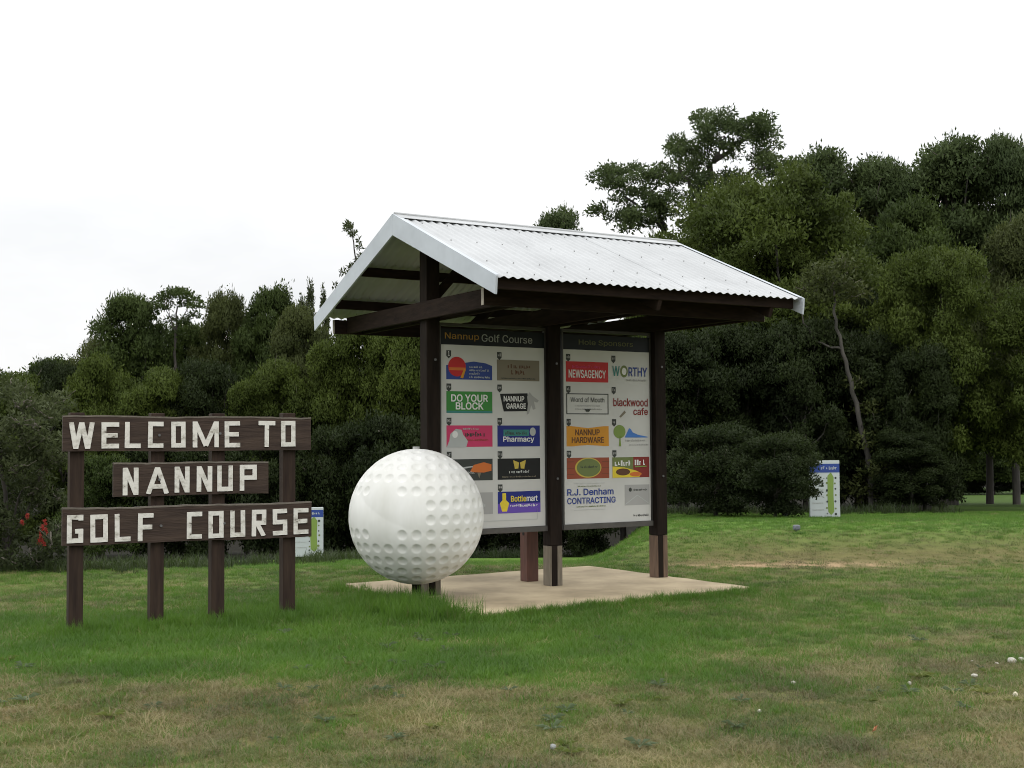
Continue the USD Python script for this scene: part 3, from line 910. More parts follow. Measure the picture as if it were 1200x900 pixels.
def ground_depth(px, py):
    d = ray(px, py)
    best = None
    for D in np.arange(6, 60, .02):
        P = np.array([0, 0, EYE]) + d * (D / d[1])
        if P[2] <= ground(P[0], P[1]):
            return D
    return 30.0


tee_marker(933.5, 623, ground_depth(933.5, 623), 'small blue-grey tee marker on the mound, nearer the camera')
tee_marker(920, 607, min(26, ground_depth(920, 607)), 'small blue-grey tee marker on the mound, near the foliage by the far hole sign')

# ------------------------------------------------------------------ trees
def leaf_mesh(P, A, L, Wd, rng, out=None):
    """Narrow leaf diamonds at P with axes A."""
    n = len(P)
    A = A / (np.linalg.norm(A, axis=1, keepdims=True) + 1e-9)
    B = np.cross(A, rng.normal(size=(n, 3)))
    B /= np.linalg.norm(B, axis=1, keepdims=True) + 1e-9
    L = (L * rng.uniform(.6, 1.3, n))[:, None]
    Wd = (Wd * rng.uniform(.7, 1.3, n))[:, None]
    if out is not None:                       # leaf faces look outwards
        B = np.where(((np.cross(B, A) * out).sum(1) < 0)[:, None], -B, B)
    v = np.stack([P, P + A * L * .45 + B * Wd / 2, P + A * L, P + A * L * .45 - B * Wd / 2], 1).reshape(-1, 3)
    i = np.arange(n)[:, None] * 4
    f = np.concatenate([i + [0, 1, 2], i + [0, 2, 3]])
    return v, f


def puff_points(c, r, n, rng, low=-.55):
    d = rng.normal(size=(int(n * 1.7) + 8, 3))
    d /= np.linalg.norm(d, axis=1, keepdims=True)
    d = d[d[:, 2] > low][:n]
    k = rng.uniform(0, 1, len(d)) ** .45
    k = k * np.where(rng.random(len(d)) < .14, rng.uniform(1.0, 1.35, len(d)), 1)
    wob = .75 + .5 * meshkit.noise(d * 2.2 + c * 1.7 + 11, 3)
    return c + d * (k * wob)[:, None] * r, d


DENSE = 2.7


def crown_mesh(puffs, per, L, Wd, rng, droop=.0, low=-.55):
    vs, fs, ns, n = [], [], [], 0
    for c, r in puffs:
        c = np.asarray(c, float)
        r = np.broadcast_to(np.asarray(r, float), 3)
        k = max(20, int(per * (r[0] * r[1]) ** .5 * r[2] ** .5 * 1.2))
        k = int(per * DENSE * np.mean(r) ** 2)
        P, d = puff_points(c, r, k, rng, low)
        A = d * .5 + rng.normal(size=d.shape) * .8 + [0, 0, .2 - droop]
        N = d * [1, 1, .9] + rng.normal(size=d.shape) * .28 + [0, 0, .12]
        N /= np.linalg.norm(N, axis=1, keepdims=True)
        v, f = leaf_mesh(P, A, L * .9, Wd * 1.25, rng, N)
        ns.append(np.repeat(N, 4, 0))
        vs.append(v); fs.append(f + n); n += len(v)
    return np.vstack(vs), np.vstack(fs), np.vstack(ns)


def limb(p, q, r0_, r1_, rng, sag=.12, n=7):
    p, q = np.array(p, float), np.array(q, float)
    t = np.linspace(0, 1, n)[:, None]
    pts = p + (q - p) * t
    pts[1:-1] += rng.normal(0, sag * np.linalg.norm(q - p) * .25, (n - 2, 3))
    return tube(pts, np.linspace(r0_, r1_, n), 6)


def dome_puffs(h, rad, base, n, rng, rmin=.55, rmax=.95, top=1.0, inner=.35):
    """Puffs over (and some inside) a lumpy dome of height h and radius rad whose foliage starts at base."""
    out = []
    for _ in range(int(n * 1.35)):
        f = rng.uniform(0, 1)
        z = base + (h - base) * f ** .9
        prof = math.sqrt(max(.02, 1 - (max(0, f - .35) / .65) ** 2.2)) * (.80 + .2 * min(1, f / .3))
        a = rng.uniform(0, 2 * PI)
        rr = rad * prof * (rng.uniform(.82, 1.04) if rng.random() > inner else rng.uniform(.1, .8))
        r = rng.uniform(rmin, rmax) * .82
        zz = min(z, h - r * .75)
        rr = min(rr, max(.0, rad * prof - r * .35))
        rag = .56 + .62 * meshkit.noise(np.array([math.cos(a) * 1.6, math.sin(a) * 1.6, z * 1.1 + h]), n)
        zz *= 1 if f < .5 else .90 + .2 * meshkit.noise(np.array([math.cos(a) * rr * .9, math.sin(a) * rr * .9, 5.5]), n + 1)
        rr *= rag
        zz = min(zz, h - r * .6)
        out.append(((math.cos(a) * rr, math.sin(a) * rr, zz), (r * rng.uniform(.9, 1.3), r * rng.uniform(.9, 1.3), r * rng.uniform(.55, .95))))
        if rng.random() < .45:                # a smaller spray standing out of the clump
            q = r * rng.uniform(.3, .5)
            out.append(((math.cos(a) * (rr + r * .75), math.sin(a) * (rr + r * .75), min(zz + r * rng.uniform(-.3, .6), h - q * .6)), (q, q, q * .7)))
    return out


def tree_parts(path, puffs, per, L, Wd, leaf, bark, rng, trunk_r, forks=6, droop=0., trunk_top=None, lean=(0, 0), low=-.38, twigs=0):
    zs = [p[0][2] for p in puffs]
    top = trunk_top or (min(zs) + .55 * (max(zs) - min(zs)))
    n = 8
    t = np.linspace(0, 1, n)
    pts = np.stack([lean[0] * t + .12 * np.sin(t * 4 + trunk_r * 30) * t, lean[1] * t + .1 * np.cos(t * 3) * t, -.15 + (top + .15) * t], 1)
    obj('trunk', tube(pts, trunk_r * np.linspace(1.15, .45, n), 9), bark, path, smooth=True)
    idx = rng.permutation(len(puffs))[:forks]
    for i in idx:
        c = np.array(puffs[i][0])
        k = int(rng.integers(3, n - 1))
        if pts[k][2] > c[2]:
            k = max(2, int(np.searchsorted(pts[:, 2], c[2])) - 1)
        obj('branch', limb(pts[min(k, n - 1)], c, trunk_r * .42, trunk_r * .1, rng), bark, path, smooth=True)
    if twigs:
        tw = []
        for _ in range(twigs):
            c, r = puffs[int(rng.integers(len(puffs)))]
            d = rng.normal(size=3); d[2] = abs(d[2]); d /= np.linalg.norm(d)
            c = np.array(c)
            tw.append(limb(c, c + d * np.mean(r) * rng.uniform(1.0, 1.45), .012, .004, rng, .3, 5))
        obj('bare_twigs', tw, TWIG, path, kind='stuff')
    crown(path, crown_mesh(puffs, per, L, Wd, rng, droop, low), leaf)


PROTO = {}     # kind -> (prim path, height, radius)


def make_kind(kind, path):
    rng = np.random.default_rng({'bushy': 1, 'bushy_b': 2, 'mid': 3, 'mid_b': 4, 'dome': 5, 'upright': 6, 'shrub': 7, 'shrub_b': 8, 'canopy': 9, 'far': 10, 'thin': 12, 'dark': 14}[kind])
    if kind in ('bushy', 'bushy_b'):
        h, r = 6.0, 2.0
        pf = dome_puffs(h, r, 1.0, 62, rng, .5, .85)
        tree_parts(path, pf, 1150, .13, .038, LEAF_DARK if kind == 'bushy' else LEAF_OLIVE, BARK_DARK, rng, .13, 9, twigs=14)
    elif kind in ('mid', 'mid_b'):
        h, r = 5.0, 1.9
        pf = dome_puffs(h, r, .5, 60, rng, .45, .8)
        tree_parts(path, pf, 1150, .12, .036, LEAF_MID if kind == 'mid' else LEAF_SHADED, BARK_DARK, rng, .11, 8, twigs=10)
    elif kind == 'dark':
        h, r = 5.0, 1.9
        pf = dome_puffs(h, r, .3, 64, rng, .45, .8)
        tree_parts(path, pf, 1050, .13, .042, LEAF_SHADED, BARK_PALE, rng, .10, 10, droop=.3, twigs=24)
    elif kind == 'dome':
        h, r = 7.5, 3.1
        pf = dome_puffs(h, r, 1.2, 105, rng, .6, 1.05)
        tree_parts(path, pf, 900, .13, .040, LEAF_MID, BARK_PALE, rng, .2, 12, twigs=16)
    elif kind == 'upright':
        h, r = 8.0, 1.6
        pf = dome_puffs(h, r, 1.8, 80, rng, .45, .8, inner=.45)
        tree_parts(path, pf, 900, .13, .038, LEAF_BLUE, BARK_PALE, rng, .14, 12, trunk_top=7.0, twigs=26)
    elif kind in ('shrub', 'shrub_b'):
        h, r = 2.6, 1.5
        pf = dome_puffs(h, r, .15, 42, rng, .35, .6)
        tree_parts(path, pf, 1300, .11, .034, LEAF_SHADED if kind == 'shrub' else LEAF_DARK, BARK_DARK, rng, .06, 6, twigs=14)
    elif kind == 'canopy':
        h, r = 6.5, 3.0
        pf = dome_puffs(h, r, 1.15, 88, rng, .6, .95)
        tree_parts(path, pf, 850, .13, .04, LEAF_MID, BARK_DARK, rng, .17, 10, droop=.4, twigs=20)
    elif kind == 'far':
        h, r = 9.0, 3.6
        pf = dome_puffs(h, r, .1, 66, rng, .9, 1.5)
        tree_parts(path, pf, 330, .26, .085, LEAF_DARK, BARK_DARK, rng, .2, 6)
    elif kind == 'thin':
        h, r = 5.0, .55
        pf = [((rng.normal(0, .16), rng.normal(0, .16), z), (.30 * (1.15 - z / 6.5), .30 * (1.15 - z / 6.5), .3)) for z in np.linspace(1.2, 4.8, 26)]
        tree_parts(path, pf, 2200, .12, .03, LEAF_GREY, BARK_DARK, rng, .06, 10, trunk_top=4.7)
    PROTO[kind] = (path, h, r)


NAMES = {'bushy': 'bushy_tree', 'bushy_b': 'bushy_tree', 'mid': 'bushy_tree', 'mid_b': 'bushy_tree', 'dark': 'dense_tree', 'dome': 'domed_tree', 'upright': 'paperbark_tree', 'shrub': 'shrub', 'shrub_b': 'shrub', 'canopy': 'spreading_tree', 'far': 'distant_tree', 'thin': 'slender_tree'}
tr = np.random.default_rng(2024)


def tree(kind, px, ptop, D, hw, label, cat='tree', group=None):
    top = at(px, ptop, D)
    gz_ = ground(top[0], top[1])
    hh, rr = (top[2] - gz_), hw / F * D
    first = kind not in PROTO
    H, R = {'bushy': (6, 2), 'bushy_b': (6, 2), 'mid': (5, 1.9), 'mid_b': (5, 1.9), 'dark': (5, 1.9), 'dome': (7.5, 3.1), 'upright': (8, 1.6), 'shrub': (2.6, 1.5), 'shrub_b': (2.6, 1.5), 'canopy': (6.5, 3.0), 'far': (9, 3.6), 'thin': (5, .55)}[kind]
    sc = (rr / R, rr / R, hh / H)
    loc = (top[0], top[1], gz_)
    rz = tr.uniform(0, 2 * PI)
    if first:
        p = thing(NAMES[kind], label, cat, loc, rz, group, sc)
        make_kind(kind, p)
    else:
        p = copy_of(PROTO[kind][0], NAMES[kind], label, cat, loc, rz, sc, group)
    return p


# behind the welcome sign, back row
tree('bushy', 160, 352, 37, 56, 'tall dark rounded tree standing behind the W and E of the sign top board')
tree('bushy_b', 258, 349, 37.5, 38, 'tall olive tree standing just right of the flat-topped tree')
tree('bushy', 318, 342, 37, 46, 'tall dark tree with round top behind the right end of the sign')
tree('thin', 362, 334, 36, 15, 'slender spiky treetop just left of the shelter roof, the left of two')
tree('thin', 380, 341, 36.5, 12, 'slender spiky treetop touching the low left corner of the shelter roof')
tree('bushy_b', 108, 402, 38, 40, 'olive tree low on the skyline left of the tallest rounded tree')
tree('bushy', 212, 384, 38.5, 48, 'dark tree filling the skyline below the flat-topped tree')
tree('bushy_b', 290, 378, 38.5, 44, 'olive tree low on the skyline between the two rounded treetops')
tree('bushy', 348, 362, 38, 36, 'dark tree low on the skyline beneath the slender spiky treetops')
# middle row
tree('mid', 18, 430, 31, 55, 'bushy green tree at the left edge of the photo, behind the grey-green shrub')
tree('mid_b', 72, 420, 31.5, 45, 'dark bushy tree just left of and above the welcome sign')
tree('mid', 122, 411, 31, 42, 'mid green bushy tree above the left end of the sign')
tree('mid', 182, 424, 30.5, 50, 'bright green bushy tree above the L and C of WELCOME')
tree('mid_b', 245, 418, 31, 50, 'dark bushy tree above the M of WELCOME')
tree('mid', 312, 415, 30.5, 48, 'green bushy tree above the word TO on the sign')
tree('bushy_b', 352, 366, 32, 44, 'yellowish olive bushy tree left of the low roof corner')
tree('mid', 408, 362, 30.5, 52, 'bright green bushy tree under the low left roof corner of the shelter')
tree('mid', 470, 368, 30, 50, 'green bushy tree seen left of the near shelter post')
tree('mid_b', 545, 372, 31, 55, 'dark bushy tree hidden behind the left notice board')
tree('mid_b', 640, 396, 31, 60, 'dark bushy tree hidden behind the middle shelter post')
tree('mid_b', 728, 392, 31, 60, 'dark bushy tree hidden behind the right notice board')
# front row of shrubs
G = 'shrubs along the foot of the trees'
for px, pt, D, hw, k, lab in (
        (118, 535, 26.5, 48, 'shrub_b', 'olive shrub seen between the left two sign posts'),
        (180, 515, 27.5, 55, 'shrub', 'dark shrub seen between the sign boards behind NANNUP'),
        (250, 520, 27, 52, 'shrub', 'dark shrub seen between the third and second sign posts'),
        (322, 505, 27.5, 55, 'shrub', 'dark shrub behind the far end post of the sign'),
        (398, 500, 28.5, 55, 'shrub', 'dark shrub seen between the sign and the golf ball'),
        (465, 490, 28, 58, 'shrub', 'dark shrub behind the golf ball and near shelter post'),
        (545, 510, 28.5, 58, 'shrub', 'dark shrub behind the left notice board, seen beneath it'),
        (682, 545, 27.5, 48, 'shrub', 'dark shrub seen beneath the right notice board beside the mound'),
        (620, 520, 28, 55, 'shrub', 'dark shrub seen beneath the notice boards behind the stub post')):
    tree(k, px, pt, D, hw, lab, 'shrub', G)
# behind the shelter and to the right
tree('upright', 648, 242, 56, 42, 'distant eucalypt top showing above the middle of the shelter ridge')
tree('upright', 955, 176, 41, 66, 'tall paperbark with broad top on the skyline right of the tall open eucalypt')
tree('upright', 1040, 182, 40, 58, 'tall ragged paperbark top on the skyline with sky gaps below it')
tree('upright', 1106, 163, 39, 74, 'tall dark paperbark with rounded top, second from the right edge of the photo')
tree('upright', 1180, 154, 38, 46, 'slim grey paperbark top, rising high near the right edge of the photo')
tree('upright', 1228, 160, 39, 46, 'tall paperbark cut off by the right edge of the photo')
tree('bushy', 1150, 200, 40.5, 62, 'dark tree filling the skyline between the two tall right-hand paperbarks')
tree('bushy_b', 1012, 205, 41.5, 58, 'olive tree filling the skyline left of the ragged paperbark top')
tree('bushy', 1205, 205, 40, 50, 'dark tree filling the skyline below the slim grey paperbark top')
tree('dome', 905, 207, 33, 132, 'large domed mid green tree filling the middle right, above the far roof corner')
tree('mid', 795, 262, 36, 70, 'green tree rising just behind the far end of the shelter ridge')
tree('bushy', 1062, 240, 36, 68, 'dark bushy tree between the big domed tree and the right-hand paperbarks')
tree('canopy', 1098, 286, 29.6, 82, 'bright green rounded tree low at the right, in front of the paperbarks')
tree('bushy_b', 1205, 262, 34, 60, 'olive tree at the right edge above the spreading tree')
tree('canopy', 1232, 330, 28.5, 88, 'spreading tree with dark bare trunk at the right edge of the photo')
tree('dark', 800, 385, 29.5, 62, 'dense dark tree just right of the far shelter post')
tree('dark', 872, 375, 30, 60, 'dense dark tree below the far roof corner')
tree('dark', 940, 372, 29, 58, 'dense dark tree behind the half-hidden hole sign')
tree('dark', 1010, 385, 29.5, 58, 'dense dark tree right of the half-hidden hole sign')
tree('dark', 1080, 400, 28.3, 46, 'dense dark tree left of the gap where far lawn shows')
tree('mid_b', 1000, 330, 31.5, 70, 'dark bushy tree under the right flank of the big domed tree')
tree('shrub', 838, 500, 25.6, 62, 'dark bush where the wood meets the mound, right of the far shelter post', 'shrub')
tree('shrub', 908, 510, 24.4, 56, 'leafy dark shrub overlapping the left side of the hole sign', 'shrub')
tree('dark', 1066, 500, 27.8, 48, 'low dense dark bush at the lawn edge left of the far lawn gap', 'bush')
for px, hw, lab in ((1128, 26, 'far low bush beyond the lawn gap, the left of three'), (1160, 28, 'far low bush beyond the lawn gap, the middle of three'), (1196, 26, 'far low bush beyond the lawn gap, the right of three')):
    tree('shrub', px, 543, 86, hw, lab, 'bush', 'far bushes beyond the lawn gap')
FG = 'far trees closing the view and blocking low sky light behind the wood, mostly unseen'  # mostly hidden row, added to block low sky light through the gaps
for i, px in enumerate((-120, -30, 60, 150, 240, 330, 420, 510, 600, 690, 780, 870, 960, 1040, 1100, 1160, 1215, 1290)):
    far_d = 60 + (i * 7) % 16 if px < 1000 else 82 + (i * 5) % 9
    tree('far', px, 440 - (i * 37) % 30 if px < 1000 else 455 - (i * 17) % 30, far_d, 62 if px < 1000 else 48, 'far dark tree of the mostly unseen row blocking low sky light behind the wood', 'tree', FG)


# single trees of their own shape
def own_tree(name, label, px, pbase, D, puffs_px, per, L, Wd, leaf, bark, trunk_r, joints_px, seed, cat='tree', low=-.5, droop=0., twigs=0, zoff=0):
    """puffs_px: (px, py, radius px[, dD]) in the photo's frame around the stem; joints_px: limbs as lists of (px, py)."""
    base = at(px, pbase, D)
    gz_ = ground(base[0], base[1])
    o = np.array([base[0], base[1], gz_])
    path = thing(name, label, cat, o, 0)
    rng = np.random.default_rng(seed)
    puffs = []
    for q in puffs_px:
        dD = q[3] if len(q) > 3 else rng.uniform(-.6, .6)
        c = at(q[0], q[1], D + dD) - o
        r = q[2] / F * D
        puffs.append((c, (r, r, r * .72)))
    for k, line in enumerate(joints_px):
        pts = np.array([at(a, b, D + (c[0] if c else 0)) - o for a, b, *c in line])
        if k == 0:
            pts[0][2] = -.1
        t = np.linspace(0, len(pts) - 1, len(pts) * 4)
        P = np.stack([np.interp(t, np.arange(len(pts)), pts[:, i]) for i in range(3)], 1)
        P[1:-1] += rng.normal(0, trunk_r * .25, (len(P) - 2, 3))
        r_a = trunk_r if k == 0 else trunk_r * .38
        obj('trunk' if k == 0 else 'branch', tube(P, np.linspace(r_a, r_a * .3, len(P)), 7), bark, path, smooth=True)
    if twigs:
        tw = []
        for _ in range(twigs):
            c, r = puffs[int(rng.integers(len(puffs)))]
            d = rng.normal(size=3); d[2] = abs(d[2]) * .8; d /= np.linalg.norm(d)
            tw.append(limb(c - d * r[0] * .5, c + d * r[0] * rng.uniform(.9, 1.3), .014, .004, rng, .35, 6))
        obj('bare_twigs', tw, TWIG, path, kind='stuff')
    crown(path, crown_mesh(puffs, per, L, Wd, rng, droop, low), leaf)
    return path


er = np.random.default_rng(31)
clumps = []
for cx, cy, ra, rb, n in ((735, 232, 46, 36, 26), (722, 205, 30, 14, 8), (850, 175, 62, 40, 46), (868, 142, 36, 14, 12), (905, 190, 26, 20, 12), (812, 205, 24, 26, 10), (770, 215, 16, 26, 6), (800, 250, 40, 22, 14), (745, 262, 26, 14, 8), (862, 222, 46, 20, 16)):
    for _ in range(n):
        a, k = er.uniform(0, 2 * PI), math.sqrt(er.uniform(0, 1))
        clumps.append((cx + ra * k * math.cos(a), cy + rb * k * math.sin(a), er.uniform(9, 16), er.uniform(-1.4, 1.4)))
own_tree('eucalypt_tree', 'tall open-crowned eucalypt rising behind the far end of the shelter roof', 800, 600, 39, clumps, 640, .15, .042, LEAF_BLUE, BARK_DARK, .22,
         [[(800, 600), (805, 420), (815, 300), (822, 240), (835, 190), (850, 160)], [(812, 310), (780, 270), (750, 240), (725, 222)], [(822, 240), (800, 200), (795, 170)], [(825, 235), (870, 210), (900, 190)], [(780, 270), (765, 230), (770, 200)], [(835, 190), (870, 165), (880, 140)]], 41, twigs=20)
own_tree('flat_topped_tree', 'slim tree with a small flat top and bare stem above the sign', 205, 600, 36.5,
         [(190, 353, 13), (200, 347, 13), (212, 345, 13), (222, 351, 12), (230, 360, 11), (194, 362, 10), (215, 358, 10), (206, 343, 9), (184, 360, 9), (226, 372, 10), (216, 380, 10), (200, 376, 9), (208, 394, 11)], 1100, .12, .036, LEAF_DARK, BARK_DARK, .07,
         [[(205, 640), (206, 480), (205, 400), (208, 360)], [(206, 390), (195, 360)], [(206, 385), (222, 358)]], 42, low=-.2)
own_tree('spindly_sapling', 'thin sparse sapling rising left of the shelter roof peak', 418, 620, 34,
         [(410, 266, 5), (405, 268, 3.5), (412, 272, 3.5), (420, 306, 6), (412, 312, 5), (424, 300, 5), (417, 318, 7), (427, 316, 7), (408, 320, 4), (423, 328, 8), (410, 335, 5), (392, 334, 3), (419, 282, 3), (408, 264, 5), (415, 274, 4), (421, 290, 4), (414, 330, 8), (428, 306, 6), (402, 318, 4), (432, 322, 8), (420, 345, 10)], 1700, .13, .035, LEAF_GREY, BARK_PALE, .045,
         [[(418, 640), (420, 450), (421, 340), (417, 305), (411, 268)], [(419, 320), (426, 300), (428, 290)], [(420, 340), (410, 318)]], 43, low=-1)
sr = np.random.default_rng(5)
gp = []
for _ in range(95):
    gp.append((sr.uniform(-95, 75), 0, sr.uniform(13, 24), sr.uniform(-1.0, 1.1)))
gp = [(x, 452 + (abs(x) / 75) ** 3 * 30 + (660 - 452) * f ** .85, r, d) for (x, _, r, d), f in zip(gp, sr.uniform(0, 1, len(gp)))]
own_tree('bottlebrush_shrub', 'grey-green twiggy shrub with red flower spikes at the left edge beside the sign', 5, 668, 17.6, gp, 2600, .085, .022, LEAF_GREY, BARK_DARK, .05,
         [[(5, 668), (8, 600), (0, 520)], [(5, 650), (40, 580), (62, 500)], [(0, 650), (-30, 560), (-60, 500)], [(6, 640), (30, 560), (25, 480)]], 44, 'shrub', low=-1, twigs=150)
# red flower spikes belong to that shrub
RED = M('flower_red', (.30, .02, .012), .7, .4, 40)
bb = '/World/bottlebrush_shrub'
ob = np.array(stage.GetPrimAtPath(bb).GetAttribute('xformOp:translate').Get())
fr = np.random.default_rng(8)
for px, py, ln in ((50, 618, 9), (53, 612, 8), (48, 628, 9), (51, 636, 7), (54, 622, 7), (26, 612, 7), (32, 605, 5), (46, 634, 6)):
    c = at(px, py, 16.4) - ob
    n = 90
    d = fr.normal(size=(n, 3)); d /= np.linalg.norm(d, axis=1, keepdims=True)
    ax = np.array([fr.normal(0, .3), fr.normal(0, .2), 1.])
    P = c + ax * (fr.uniform(-.4, .4, n)[:, None]) * ln / F * 16.4
    obj('flower_spike', leaf_mesh(P, d, .032, .008, fr), RED, bb)
# pale leaning trunks in front of the dark wood
own_tree('leaning_paperbark', 'paperbark with pale leaning trunk before the dark wood, right of the roof corner', 1040, 604, 28.4,
         [(968, 350, 20), (985, 335, 24), (950, 338, 18), (1005, 345, 18), (960, 322, 20), (990, 312, 18), (1020, 480, 22), (1012, 520, 24), (1030, 555, 26), (1005, 575, 24), (1000, 450, 14), (1022, 590, 22), (1040, 520, 24)], 900, .13, .038, LEAF_OLIVE, BARK_PALE, .075,
         [[(1022, 606), (1018, 540), (1003, 470), (988, 415), (978, 372), (978, 340)], [(988, 410), (955, 400), (940, 372), (936, 350)]], 45, twigs=12)

# ------------------------------------------------------------------ small things on the grass
STONE = M('white_stone', (.38, .36, .31), .8, .25, 30)
CHALK = M('cream_stone', (.55, .50, .38), .8, .3, 30)
rs = np.random.default_rng(15)
stone_px = [(1186, 778, 12, 7, 'cluster of pale stone, the largest at the right edge of the photo'), (1168, 780, 5, 3, 'small white stone just left of the largest stone at the right edge'), (1197, 776, 7, 5, 'white stone at the very right edge behind the largest stone'), (1142, 795, 9, 4, 'flat white stone in dry grass left of the largest stone'),
            (1190, 818, 7, 6, 'cream stone nearest the camera at the right edge'), (930, 803, 6, 4, 'white pebble alone in dry grass right of centre'), (890, 837, 5, 4, 'white pebble below and left of the pebble right of centre'), (1066, 804, 5, 4, 'small grey-white pebble between the pebbles and the flat white stone'), (1139, 777, 4, 2, 'tiny white pebble above the flat white stone'), (648, 880, 9, 6, 'grey stone low in the foreground grass below the slab')]
for px, py, w, h, lab in stone_px:
    D = ground_depth(px, py)
    p = at(px, py, D)
    m = trimesh.creation.icosphere(2)
    v = m.vertices * (1 + .5 * (meshkit.noise(m.vertices * 1.6 + px, 2)[:, None] - .5))
    m.vertices = v * np.array([w / 2, w / 2.2, h / 1.6]) / F * D * .85
    m.apply_translation((p[0], p[1], ground(p[0], p[1]) + h / F * D * .3 + .01))
    obj('stone', m, (STONE if py != 818 else CHALK) if px != 648 else M('grey_stone', (.24, .25, .24), .8), smooth=True, label=lab, cat='stone')
LEAFB = M('fallen_leaf_brown', (.42, .16, .07), .7, .3, 30)


def fallen_leaf(px, py, s, rz, label):
    D = ground_depth(px, py)
    p = at(px, py, D)
    t = np.linspace(0, 1, 9)
    w = .32 * np.sin(PI * t ** .8) + .01
    v, f = [], []
    for i, (a, b) in enumerate(zip(t, w)):
        z = .35 * (a - .5) ** 2
        v += [(a - .5, -b, z + .12), (a - .5, 0, z), (a - .5, b, z + .12)]
        if i:
            k = 3 * i
            f += [(k - 3, k, k + 1), (k - 3, k + 1, k - 2), (k - 2, k + 1, k + 2), (k - 2, k + 2, k - 1)]
    m = trimesh.Trimesh(np.array(v) * s, f, process=False)
    m.apply_transform(trimesh.transformations.rotation_matrix(-.9, (1, 0, 0)))
    m.apply_transform(trimesh.transformations.rotation_matrix(rz, (0, 0, 1)))
    m.apply_translation((p[0], p[1], ground(p[0], p[1]) + .05))
    obj('fallen_leaf', m, LEAFB, smooth=True, label=label, cat='fallen leaf')


fallen_leaf(1027, 867, .075, 1.2, 'curled orange-brown fallen leaf low in the right foreground')

# ------------------------------------------------------------------ grass
def tuft(n, hgt, spread, flat, rng, width=.0036):
    """A patch of bent blades: two quads and a tip each."""
    a = rng.uniform(0, 2 * PI, n)
    rad = spread * np.sqrt(rng.uniform(0, 1, n))
    base = np.stack([rad * np.cos(a), rad * np.sin(a), np.full(n, -.008)], 1)
    d = rng.uniform(0, 2 * PI, n)
    out = np.stack([np.cos(d), np.sin(d), np.zeros(n)], 1)
    h = hgt * rng.uniform(.45, 1.15, n)
    lean = np.clip(rng.normal(flat, .22, n), .05, 1.5)
    mid = base + out * (h * .42 * np.sin(lean * .6))[:, None] + np.array([0, 0, 1]) * (h * .5 * np.cos(lean * .6))[:, None]
    tip = mid + out * (h * .6 * np.sin(lean))[:, None] + np.array([0, 0, 1]) * (h * .5 * np.cos(lean))[:, None]
    side = np.stack([-np.sin(d), np.cos(d), np.zeros(n)], 1)
    tw = rng.uniform(-.9, .9, n)[:, None]
    side = side * np.cos(tw) + out * np.sin(tw)
    w = (width * rng.uniform(.7, 1.3, n))[:, None]
    v = np.stack([base - side * w / 2, base + side * w / 2, mid + side * w * .42, mid - side * w * .42, tip], 1).reshape(-1, 3)
    i = np.arange(n)[:, None] * 5
    f = np.concatenate([i + [0, 1, 2], i + [0, 2, 3], i + [3, 2, 4]])
    return v, f


def instancer(name, label, cat, protos, mats, idx, pos, rot, scale):
    path = numbered('/World', name)
    pi = UsdGeom.PointInstancer.Define(stage, path)
    tg = []
    for k, (mesh, mt) in enumerate(zip(protos, mats)):
        pp = f'{path}/tuft' if k == 0 else f'{path}/tuft_{k:03d}'
        usdkit.mesh(stage, pp, mesh, mt)
        tg.append(Sdf.Path(pp))
    pi.CreatePrototypesRel().SetTargets(tg)
    pi.CreateProtoIndicesAttr(Vt.IntArray.FromNumpy(np.asarray(idx, np.int32)))
    pi.CreatePositionsAttr(Vt.Vec3fArray.FromNumpy(np.asarray(pos, np.float32)))
    c, s = np.cos(rot / 2), np.sin(rot / 2)
    pi.CreateOrientationsAttr(Vt.QuathArray([Gf.Quath(float(a), 0, 0, float(b)) for a, b in zip(c, s)]))
    pi.CreateScalesAttr(Vt.Vec3fArray.FromNumpy(np.asarray(scale, np.float32)))
    tag(pi.GetPrim(), label, cat, kind='stuff')


gr = np.random.default_rng(100)


def scatter(y0, y1, dens, margin=.8):
    area_n = int(dens * (y1 - y0) * (y0 + y1) * .5 * .86 + dens * (y1 - y0) * margin * 2)
    y = np.sqrt(gr.uniform(0, 1, area_n) * (y1 ** 2 - y0 ** 2) + y0 ** 2)
    x = gr.uniform(-1, 1, area_n) * (.43 * y + margin)
    return x, y


slab_poly = Polygon(SLAB)


def on_slab(x, y, grow=0.0):
    # signed test against the four edges (counter-clockwise or not)
    inside = np.ones(len(x), bool)
    cpt = SLAB.mean(0)
    for a, b in zip(SLAB, np.roll(SLAB, -1, 0)):
        n = np.array([-(b - a)[1], (b - a)[0]]); n /= np.linalg.norm(n)
        if n.dot(cpt - a) < 0:
            n = -n
        inside &= ((x - a[0]) * n[0] + (y - a[1]) * n[1]) > -grow
    return inside


xs, ys = [], []
for y0, y1, dn in ((5.3, 9.5, 330), (9.5, 14.5, 190), (14.5, 20, 95), (20, 27, 55)):
    x, y = scatter(y0, y1, dn)
    xs.append(x); ys.append(y)
x, y = np.concatenate(xs), np.concatenate(ys)
keep = ~on_slab(x, y, .03) & ~((y > 24) & (x < 1.5))
x, y = x[keep], y[keep]
lu, ba, br = lushness(x, y)
lu = np.clip(lu - .9 * br, 0, 1)
keep = gr.uniform(0, 1, len(x)) > ba * .80
x, y, lu = x[keep], y[keep], lu[keep]
u = gr.uniform(0, 1, len(x))
n3 = meshkit.fbm(np.stack([x / .55, y / .55, 0 * x], -1), 3, 71)
dryp = np.clip((1 - lu) * (.20 + 1.7 * (n3 - .38)), 0, .75) + .05
kind = np.where(u < (1 - dryp) * (.12 + .72 * lu), 0, np.where(u < 1 - dryp, 1, 2))
protos, mats = [], []
pr = np.random.default_rng(3)
for k in range(3):
    protos.append(tuft(46, .062, .085, .75, pr)); mats.append(GREENB)
